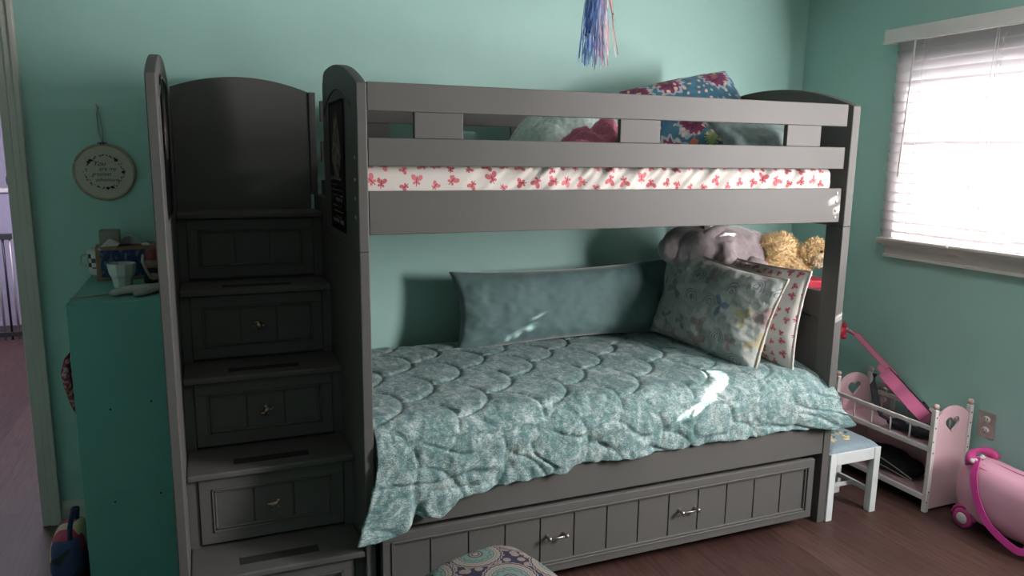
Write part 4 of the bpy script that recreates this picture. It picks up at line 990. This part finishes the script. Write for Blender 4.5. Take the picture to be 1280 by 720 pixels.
for k in range(40):
    a = 2*PI*k/40; d = (math.cos(a), math.sin(a)); kk = (abs(d[0])**3+abs(d[1])**3)**(-1/3); v = saddle(Vector((0, d[0]*kk*0.245, d[1]*kk*0.145))); pts.append((cx_, cy_+v.y*1.004, cz_+v.z*1.004))
tube(bm, pts, 0.006, 8, True); obj('seam_strip', bm, 'casehot', sh, 0, True)
# raised grooves on the saddle
for off in (0.035, 0.055, 0.075):
    bm = BM(); tube(bm, [(cx_-off*0.9-0.006*math.cos(k/10*PI), cy_+0.13-0.025*k, cz_+0.143*(1-0.20*(1-min(1, abs((0.13-0.025*k)/0.245+0.05)*1.15)**2))*(1-(off/0.105)**3*0.33)**1+0.0005) for k in range(9)], 0.0012, 6); obj('saddle_line', bm, 'casehot', sh, 0, True)
# horn-shaped grab handles
for (yy, s) in ((cy_+0.165, 1), (cy_-0.175, -1)):
    bm = BM(); hpts = []; hr = []
    for k in range(13):
        a = PI*k/12; hpts.append((cx_-0.078*math.cos(a), yy+0.03*s*math.sin(a), cz_+0.112+0.042*math.sin(a)**0.8)); hr.append(0.010+0.014*abs(math.cos(a)))
    tube(bm, hpts, hr, 12); obj('grab_handle', bm, 'casehot', ca, 0, True)
bm = BM(); lathe(bm, [(0, 0.008), (0.012, 0.008), (0.016, 0.004), (0.016, 0)], (cx_-0.065, cy_+0.150, cz_+0.135), 12); tube(bm, [(cx_-0.105, cy_+0.148, cz_+0.138), (cx_-0.03, cy_+0.152, cz_+0.143)], 0.005, 8); ball(bm, (cx_-0.10, cy_+0.148, cz_+0.138), 0.011, seg=12, rings=8); ball(bm, (cx_-0.03, cy_+0.152, cz_+0.143), 0.011, seg=12, rings=8); obj('clasp', bm, 'whiteplastic', ca, 0, True)
for (yy) in (cy_+0.165, cy_-0.165):
    for s in (-1, 1):
        T = Matrix.Translation((cx_+s*0.084, yy, 0.046)) @ Matrix.Rotation(s*PI/2, 4, 'Y')
        bm = BM(); lathe(bm, [(0, -0.012), (0.040, -0.012), (0.046, -0.006), (0.046, 0.008), (0.040, 0.014), (0.026, 0.015), (0, 0.012)], (0, 0, 0), 28, T); w = obj('wheel', bm, 'casehot', ca, 0, True)
        bm = BM(); lathe(bm, [(0.026, 0.0145), (0.022, 0.019), (0.010, 0.021), (0, 0.0215)], (0, 0, 0), 24, T); obj('hub_cap', bm, 'whiteplastic', w, 0, True)
        bm = BM(); pa = [(yy-0.052*math.cos(PI*k/12), 0.048+0.052*math.sin(PI*k/12)) for k in range(13)]
        tube(bm, [(cx_+s*0.088, a, b) for a, b in pa], 0.008, 8); obj('wheel_arch', bm, 'casehot', ca, 0, True)
# heart badge and magenta front bumper on the left face
bm = BM(); prism(bm, heart(cy_-0.115, cz_-0.005, 0.040), 0, cx_-0.1065, cx_-0.098); obj('heart_badge', bm, 'casehot', ca, 0.001)
bm = BM(); prism(bm, heart(cy_-0.128, cz_+0.030, 0.034), 0, cx_-0.104, cx_-0.094); obj('heart_badge', bm, 'whiteplastic', ca, 0.001)
bm = BM(); tube(bm, [(cx_-0.103+0.010*abs(k-5)/5, cy_-0.175-0.010*math.sin(k), cz_+0.09-0.028*k*0.9) for k in range(9)], 0.012, 10); obj('bumper', bm, 'casehot', ca, 0, True)
bm = BM(); sp = [(cx_-0.066, cy_+0.148, cz_+0.150), (cx_-0.088, cy_+0.140, cz_+0.12), (cx_-0.112, cy_+0.125, cz_+0.06), (cx_-0.123, cy_+0.09, cz_-0.02), (cx_-0.135, cy_+0.03, cz_-0.09), (cx_-0.14, cy_-0.05, cz_-0.128), (cx_-0.138, cy_-0.13, cz_-0.150), (cx_-0.128, cy_-0.17, cz_-0.10), (cx_-0.118, cy_-0.178, cz_-0.02), (cx_-0.10, cy_-0.175, cz_+0.08)]
# ribbon: flat strip, wide face outward
W2 = 0.015; prev = None
sm_ = []
for i in range(len(sp)-1):
    for k in range(6):
        a, b = Vector(sp[i]), Vector(sp[i+1]); sm_.append(a.lerp(b, k/6))
sm_.append(Vector(sp[-1]))
for _ in range(6): sm_ = [sm_[0]]+[(sm_[i-1]+sm_[i]*2+sm_[i+1])/4 for i in range(1, len(sm_)-1)]+[sm_[-1]]
rows = []
for i, p in enumerate(sm_):
    d = (sm_[min(i+1, len(sm_)-1)]-sm_[max(i-1, 0)]).normalized(); s = d.cross(Vector((-1, 0, 0.15))).normalized()*W2
    nrm = s.normalized().cross(d)*0.0015
    rows.append([bm.verts.new(p-s+nrm), bm.verts.new(p+s+nrm), bm.verts.new(p+s-nrm), bm.verts.new(p-s-nrm)])
for A, B in zip(rows[:-1], rows[1:]):
    for k in range(4): bm.faces.new((A[k], A[(k+1) % 4], B[(k+1) % 4], B[k]))
obj('carry_strap', bm, 'strap', ca)

# ------------------------------------------------------------ ottoman
ot = thing('ottoman', 'square ottoman covered in medallion tapestry in front of the trundle drawer', 'ottoman', (0.735, 1.90, 0), rz=math.radians(16))
n = 60; P = np.zeros((n, n, 3)); U = np.zeros((n, n, 2)); OW = 0.178
for i in range(n):
    for j in range(n):
        a, b = 2*i/(n-1)-1, 2*j/(n-1)-1
        fx, fy_ = np.sign(a)*min(1, abs(a)/0.72), np.sign(b)*min(1, abs(b)/0.72)
        e = max(abs(a), abs(b)); dz = 0
        rr = (abs(fx)**7+abs(fy_)**7)**(1/7) if (fx or fy_) else 1
        k = max(abs(fx), abs(fy_))/rr if rr > 0 else 1
        x, y = fx*OW*k, fy_*OW*k
        dome = 0.030*(1-(fx*fx+fy_*fy_)/2)
        edge = max(abs(fx), abs(fy_)); rnd_ = -0.030*(max(0, edge-0.78)/0.22)**2
        z = 0.375+dome+rnd_
        if e > 0.72: z -= (e-0.72)/0.28*0.09
        P[i, j] = (x, y, z); U[i, j] = (x+0.02+0.5, y+0.09+0.5) if e <= 0.72 else (x+0.52+(a-fx*0.72)*0.3, y+0.59+(b-fy_*0.72)*0.3)
obj('cushion', grid_mesh(P, U), 'medallion', ot, 0, True, local=True)
bm = BM(); box(bm, -OW+0.006, OW-0.006, -OW+0.006, OW-0.006, 0.08, 0.30); uvbox(bm, lambda c: (c.x+c.y+0.5, c.z+0.5)); obj('base', bm, 'medallion', ot, 0.012, local=True)
for (x, y) in ((-1, -1), (1, -1), (-1, 1), (1, 1)):
    bm = BM(); lathe(bm, [(0.012, 0), (0.020, 0.08)], (x*0.14, y*0.14, 0), 14); obj('leg', bm, 'black', ot, 0, True, local=True)

# ------------------------------------------------------------ teal dresser at the left and what stands on it
dt = thing('dresser', 'teal painted chest with its plain side turned out, left of the stairs', 'dresser', (-0.30, 3.2, 0))
DX_0, DX_1, DY0, DY1, DT = -0.452, -0.142, 2.855, 3.555, 1.10
obj('side_board', bx(DX_0, DX_1, DY0, DY0+0.02, 0, DT-0.0005), 'teal_laminate', dt, 0.002)
obj('side_board', bx(DX_0, DX_1, DY1-0.02, DY1, 0, DT-0.0005), 'teal_laminate', dt, 0.002)
obj('top', bx(DX_0, DX_1, DY0+0.0205, DY1-0.0205, DT-0.02, DT), 'teal_laminate', dt, 0.002)
obj('back_board', bx(DX_1-0.01, DX_1, DY0+0.0205, DY1-0.0205, 0.02, DT-0.0205), 'teal_laminate', dt)
for k in range(4):
    z0 = 0.06+k*0.255; d = obj('drawer', bx(DX_0, DX_0+0.24, DY0+0.0225, DY1-0.0225, z0, z0+0.25), 'teal_laminate', dt, 0.003)
    for y in (3.03, 3.38):
        bm = BM(); ball(bm, (DX_0-0.012, y, z0+0.125), 0.012); obj('knob', bm, 'whiteplastic', d, 0, True)
bm = BM()
for (x, z) in ((-0.345, 0.72), (-0.215, 0.735), (-0.355, 0.375), (-0.205, 0.385)):
    lathe(bm, [(0, 0.0008), (0.0035, 0.0006), (0.004, 0)], (0, 0, 0), 10, Matrix.Translation((x, DY0, z)) @ Matrix.Rotation(PI/2, 4, 'X'))
obj('screw_holes', bm, 'black', dt)
# emery board
bm = BM(); prism(bm, [(-0.012, -0.002), (-0.006, -0.007), (0.15, -0.009), (0.15, 0.009), (-0.006, 0.007)], 2, 0, 0.003)
o = obj('nail_file', bm, 'hoopwood', None, 0.0005); o.location = (-0.445, 2.965, DT+0.0005); o.rotation_euler = (0, 0, 0.42); tag(o, 'thin nail file lying at the edge of the teal dresser', 'nail file')
# ceramic hand, palm down, fingers towards the left
hn = thing('ceramic_hand', 'beige ceramic hand lying flat on the dresser beside the white cup', 'ornament', (-0.20, 3.0, DT))
def finger(bm, pts, rs): tube(bm, pts, rs, 12); ball(bm, pts[-1], rs[-1]*1.0, seg=12, rings=8)
bl_ = []
bm = BM()
ball(bm, (-0.215, 3.005, DT+0.017), 0.040, (1.2, 1.0, 0.42)); ball(bm, (-0.175, 3.01, DT+0.018), 0.032, (1.5, 0.9, 0.52))
for k, (dy, L, bend) in enumerate(((-0.032, 0.082, 0.0), (-0.012, 0.092, 0.0), (0.009, 0.088, 0.0), (0.028, 0.07, 0.0))):
    y = 3.00+dy; x0 = -0.235
    finger(bm, [(x0+0.02, y, DT+0.018), (x0-L*0.35, y-0.002, DT+0.020), (x0-L*0.7, y-0.004, DT+0.016), (x0-L, y-0.005, DT+0.010)], [0.011, 0.0105, 0.010, 0.009])
finger(bm, [(-0.190, 2.975, DT+0.015), (-0.215, 2.948, DT+0.012), (-0.245, 2.935, DT+0.011)], [0.011, 0.0105, 0.009])
hnd = obj('hand', bm, 'ceramic_hand', hn, 0, True)
r = hnd.modifiers.new('remesh', 'REMESH'); r.mode = 'VOXEL'; r.voxel_size = 0.0025; r.use_smooth_shade = True
s = hnd.modifiers.new('smooth', 'SMOOTH'); s.iterations = 2
# white tapering cup, slightly faceted
bm = BM(); lathe(bm, [(0, 0), (0.030, 0), (0.033, 0.005), (0.036, 0.035), (0.044, 0.050), (0.049, 0.075), (0.050, 0.092), (0.0465, 0.092), (0.045, 0.07), (0.040, 0.05), (0.032, 0.035), (0.028, 0.01), (0, 0.008)], (0, 0, 0), 10)
o = obj('cup', bm, 'porcelain', None, 0.002); o.location = (-0.305, 3.165, DT+0.0005); tag(o, 'white faceted porcelain cup on the dresser in front of the tissue box', 'cup')
# tissue box
tb = thing('tissue_box', 'blue and brown tissue box with a white tissue pulled out', 'tissue box', (-0.30, 3.40, DT), rz=0.06)
obj('carton', bx(-0.115, 0.135, -0.055, 0.055, 0, 0.135), 'kraft', tb, 0.003, local=True)
bm = BM(); box(bm, -0.098, 0.122, -0.0562, -0.0550, 0.014, 0.121); uvbox(bm, lambda c: (c.x*6, c.z*6)); obj('printed_panel', bm, 'boxprint', tb, local=True)
n = 24; P = np.zeros((n, n, 3)); U = np.zeros((n, n, 2))
for i in range(n):
    for j in range(n):
        s, q = i/(n-1), j/(n-1)
        P[i, j] = (-0.02+0.05*s+(s-0.5)*0.17*q, 0.01-0.07*q+0.008*math.sin(s*11)*q, 0.134+0.050*math.sin(min(1, q*1.5)*PI/2)*(0.55+0.45*math.cos((s-0.55)*9))-0.055*max(0, q-0.5)*2*abs(s-0.45)*1.6)
o = obj('tissue', grid_mesh(P, U), 'tissue', tb, 0, True, local=True); s = o.modifiers.new('t', 'SOLIDIFY'); s.thickness = 0.0006
# grey box behind
bm = bx(-0.408, -0.335, 3.47, 3.535, DT+0.0005, DT+0.188); tag(origin_to_base(obj('storage_box', bm, 'greybox', None, 0.003)), 'grey card box standing behind the tissue box by the wall', 'box')
# checkered cup
ck = thing('cup', 'white cup with black check pattern left of the tissue box', 'cup', (-0.462+0.035, 3.515, DT))
bm = BM(); prof = [(0.0, 0.001), (0.030, 0.001), (0.033, 0.01), (0.034, 0.03), (0.036, 0.036), (0.036, 0.095), (0.031, 0.110), (0.0, 0.112)]
lathe(bm, prof, (-0.427, 3.515, DT), 24); uvbox(bm, lambda c: ((math.atan2(c.y-3.515, c.x+0.427))/(2*PI)*12, (c.z-DT)*55)); obj('cup_body', bm, 'check', ck, 0, True)
bm = BM(); tube(bm, [(-0.465, 3.50, DT+0.09), (-0.482, 3.498, DT+0.08), (-0.485, 3.498, DT+0.055), (-0.466, 3.50, DT+0.04)], 0.0045, 8); obj('handle', bm, 'porcelain', ck, 0, True)
# figurine
fg = thing('figurine', 'small stout figurine with dark red hat beside the white cup', 'figurine', (-0.20, 3.24, DT))
bm = BM(); lathe(bm, [(0, 0), (0.036, 0), (0.038, 0.01), (0.034, 0.05), (0.028, 0.06), (0, 0.062)], (-0.20, 3.24, DT+0.0005), 20); obj('body', bm, 'blackcloth', fg, 0, True)
bm = BM(); ball(bm, (-0.20, 3.236, DT+0.080), 0.030, (1, 0.95, 0.95)); obj('head', bm, 'tan', fg, 0, True)
bm = BM(); lathe(bm, [(0.036, 0.0), (0.037, 0.006), (0.031, 0.010), (0.029, 0.026), (0.018, 0.036), (0, 0.038)], (-0.20, 3.24, DT+0.096), 20); obj('hat', bm, 'darkred', fg, 0, True)
bm = BM(); tube(bm, [(-0.232, 3.22, DT+0.115), (-0.236, 3.214, DT+0.09), (-0.226, 3.205, DT+0.06), (-0.215, 3.20, DT+0.035)], 0.006, 8); obj('braid', bm, 'ceramic_hand', fg, 0, True)
bm = BM(); ball(bm, (-0.20, 3.205, DT+0.030), 0.014, (1.4, 0.5, 1)); obj('arm', bm, 'tan', fg, 0, True)
# red knit thing on a dresser knob, tote on the floor
bm = BM(); tube(bm, [(-0.477, 3.03, 0.90), (-0.490, 3.03, 0.87), (-0.497, 3.03, 0.82), (-0.492, 3.03, 0.76), (-0.482, 3.03, 0.70), (-0.476, 3.03, 0.66)], [0.004, 0.012, 0.022, 0.020, 0.014, 0.005], 10, flat=0.8)
tag(origin_to_base(obj('scarf', bm, 'knit', None, 0, True)), 'red patterned knit hanging at the far side of the teal dresser', 'scarf')
tt = thing('tote_bag', 'dark patterned tote bag on the floor beside the teal dresser', 'bag', (-0.52, 3.0, 0))
bm = BM(); superbox(bm, (-0.535, 3.02, 0.115), 0.055, 0.14, 0.115, 4)
obj('bag_body', bm, 'tote', tt, 0, True)
bm = BM(); tube(bm, [(-0.52, 2.93, 0.20), (-0.515, 2.93, 0.27), (-0.51, 3.0, 0.31), (-0.51, 3.07, 0.28), (-0.52, 3.10, 0.21)], 0.009, 8); obj('bag_handle', bm, 'navy', tt, 0, True)

# ------------------------------------------------------------ embroidery hoop on the wall
HX, HZ, HR = -0.380, 1.522, 0.112
hp = thing('embroidery_hoop', 'round embroidery hoop with handwritten words hanging on the teal wall', 'wall hanging', (HX, W, HZ-HR))
bm = BM(); tube(bm, [(HX+HR*math.cos(a), W-0.009, HZ+HR*math.sin(a)) for a in [2*PI*k/64 for k in range(64)]], 0.0055, 10, True); obj('wooden_ring', bm, 'hoopwood', hp, 0, True)
bm = BM(); lathe(bm, [(0, 0.002), (HR-0.003, 0.002), (HR-0.003, -0.002), (0, -0.002)], (0, 0, 0), 64, Matrix.Translation((HX, W-0.009, HZ)) @ Matrix.Rotation(PI/2, 4, 'X')); fb = obj('linen', bm, 'linen', hp)
rnd = random.Random(2); bm = BM(); yy = W-0.0115
for k in range(46):
    a = 2*PI*k/46+rnd.uniform(-0.05, 0.05); rr = 0.070+rnd.uniform(-0.005, 0.005)
    c = (HX+rr*math.cos(a), yy, HZ+rr*math.sin(a)*0.95); L = rnd.uniform(0.004, 0.008)
    ang = a+PI/2+rnd.uniform(-0.7, 0.7)
    tube(bm, [c, (c[0]+L*math.cos(ang), yy, c[2]+L*math.sin(ang))], rnd.uniform(0.0012, 0.0028), 6)
for a in (2.35, -1.45, -1.2, 0.0, 2.5, 0.85):
    ball(bm, (HX+0.070*math.cos(a), yy, HZ+0.067*math.sin(a)), 0.0070, (1, 0.15, 0.8), seg=10, rings=6)
obj('stitched_wreath', bm, 'thread', fb, 0, True)
def textobj(name, body, size, loc, rot, mat, parent, shear=0.35, align='CENTER', extr=0.0004):
    cu = bpy.data.curves.new(name, 'FONT'); cu.body = body; cu.size = size; cu.align_x = align; cu.shear = shear; cu.extrude = extr; cu.resolution_u = 3
    tmp = bpy.data.objects.new(name+'_tmp', cu); COL.objects.link(tmp)
    dg = bpy.context.evaluated_depsgraph_get(); me = bpy.data.meshes.new_from_object(tmp.evaluated_get(dg)); bpy.data.objects.remove(tmp)
    me.transform(Matrix.Translation(Vector(loc)-Vector(rootof(parent).location)) @ rot); me.materials.clear(); me.materials.append(M[mat])
    o = bpy.data.objects.new(name, me); COL.objects.link(o); o.parent = parent; return o
RT = Matrix.Rotation(PI/2, 4, 'X')
for (tx_, x, z, s) in (('You', -0.018, 0.026, 0.028), ('are my', 0.012, 0.006, 0.023), ('greatest', -0.012, -0.015, 0.022), ('adventure.', 0.010, -0.038, 0.021)):
    textobj('stitched_words', tx_, s, (HX+x, yy, HZ+z), RT, 'thread', fb)
bm = BM(); box(bm, HX-0.008, HX-0.002, W-0.016, W-0.002, HZ+HR, HZ+HR+0.010); box(bm, HX+0.002, HX+0.008, W-0.016, W-0.002, HZ+HR, HZ+HR+0.010); tube(bm, [(HX-0.018, W-0.009, HZ+HR+0.006), (HX+0.018, W-0.009, HZ+HR+0.006)], 0.002, 8); obj('clasp', bm, 'black', hp)
bm = BM(); tube(bm, [(HX+0.002, W-0.009, HZ+HR+0.008), (HX+0.004, W-0.006, HZ+HR+0.06), (HX-0.002, W-0.004, HZ+HR+0.11), (HX-0.006, W-0.004, HZ+HR+0.148)], 0.0016, 6)
tube(bm, [(HX+0.0, W-0.009, HZ+HR+0.008), (HX-0.010, W-0.006, HZ+HR+0.06), (HX-0.012, W-0.004, HZ+HR+0.12), (HX-0.006, W-0.004, HZ+HR+0.148)], 0.0016, 6); ball(bm, (HX-0.006, W-0.004, HZ+HR+0.150), 0.005, seg=10, rings=6); tube(bm, [(HX-0.006, W-0.004, HZ+HR+0.15), (HX-0.013, W-0.004, HZ+HR+0.165)], 0.002, 6)
obj('twine_loop', bm, 'twine', hp, 0, True)

# ------------------------------------------------------------ iridescent tassel from the ceiling
ts = thing('ceiling_tassel', 'iridescent blue and pink foil tassel hanging from the ceiling above the bunk', 'tassel', (1.185, 2.2, H))
TXc, TYc = 1.178, 2.2
bm = BM(); tube(bm, [(TXc, TYc, H), (TXc, TYc, 2.30)], 0.0015, 6); obj('hanging_cord', bm, 'winwhite', ts)
bm = BM(); lathe(bm, [(0.004, 0.0), (0.020, -0.01), (0.026, -0.03), (0.024, -0.04), (0, -0.04)], (TXc, TYc, 2.31), 20); obj('cap', bm, 'nickel', ts, 0, True)
bm = BM(); rnd = random.Random(12); cl = bm.loops.layers.color.new('tint')
cols = [(0.42, 0.55, 0.85), (0.52, 0.66, 0.90), (0.50, 0.72, 0.85), (0.80, 0.78, 0.88), (0.85, 0.62, 0.62), (0.92, 0.90, 0.90), (0.85, 0.66, 0.60), (0.60, 0.58, 0.80)]
for k in range(150):
    a = rnd.uniform(0, 2*PI); r0 = 0.02*math.sqrt(rnd.random()); sp_r = rnd.uniform(0.8, 1.7) if rnd.random() < 0.9 else rnd.uniform(2, 3.2)
    x0, y0 = TXc+r0*math.cos(a), TYc+r0*math.sin(a); zb = rnd.uniform(1.885, 1.955) if rnd.random() < 0.85 else rnd.uniform(1.95, 2.05)
    n = 9; L = []
    ph = rnd.uniform(0, 6); wv = rnd.uniform(0.003, 0.009)
    for i in range(n):
        q = i/(n-1); L.append(Vector((x0+(x0-TXc)*sp_r*q*1.2+wv*math.sin(q*9+ph), y0+(y0-TYc)*sp_r*q+wv*math.cos(q*8+ph), 2.28+(zb-2.28)*q)))
    wdt = rnd.uniform(0.0009, 0.0018); an = rnd.uniform(0, PI); ci = (x0-TXc)/0.02*3.2+3.2+rnd.uniform(-1.4, 1.4); c = cols[int(max(0, min(7, ci)))]
    A = []
    for i, p in enumerate(L):
        t_ = an+i*0.5; s = Vector((math.cos(t_), math.sin(t_), 0))*wdt; A.append((bm.verts.new(p-s), bm.verts.new(p+s)))
    for (p, q) in zip(A[:-1], A[1:]):
        f = bm.faces.new((p[0], p[1], q[1], q[0]))
        for l in f.loops: l[cl] = (*c, 1)
o = obj('foil_strands', bm, 'foil', ts, 0, False, recalc=False); o['kind'] = 'stuff'
for (dx, z) in ((-0.038, 1.995), (0.018, 2.035), (0.045, 2.055), (-0.018, 1.98), (0.028, 1.965), (-0.02, 2.06), (-0.05, 1.985)):
    bm = BM(); ball(bm, (TXc+dx, TYc-0.02, z), 0.0035, seg=10, rings=8); tube(bm, [(TXc+dx*0.3, TYc-0.01, 2.28), (TXc+dx*0.8, TYc-0.02, z+0.08), (TXc+dx, TYc-0.02, z), (TXc+dx*1.25, TYc-0.02, z-0.03)], 0.0005, 4); obj('bead', bm, 'hoopwood' if dx > 0 else 'black', ts, 0, True)
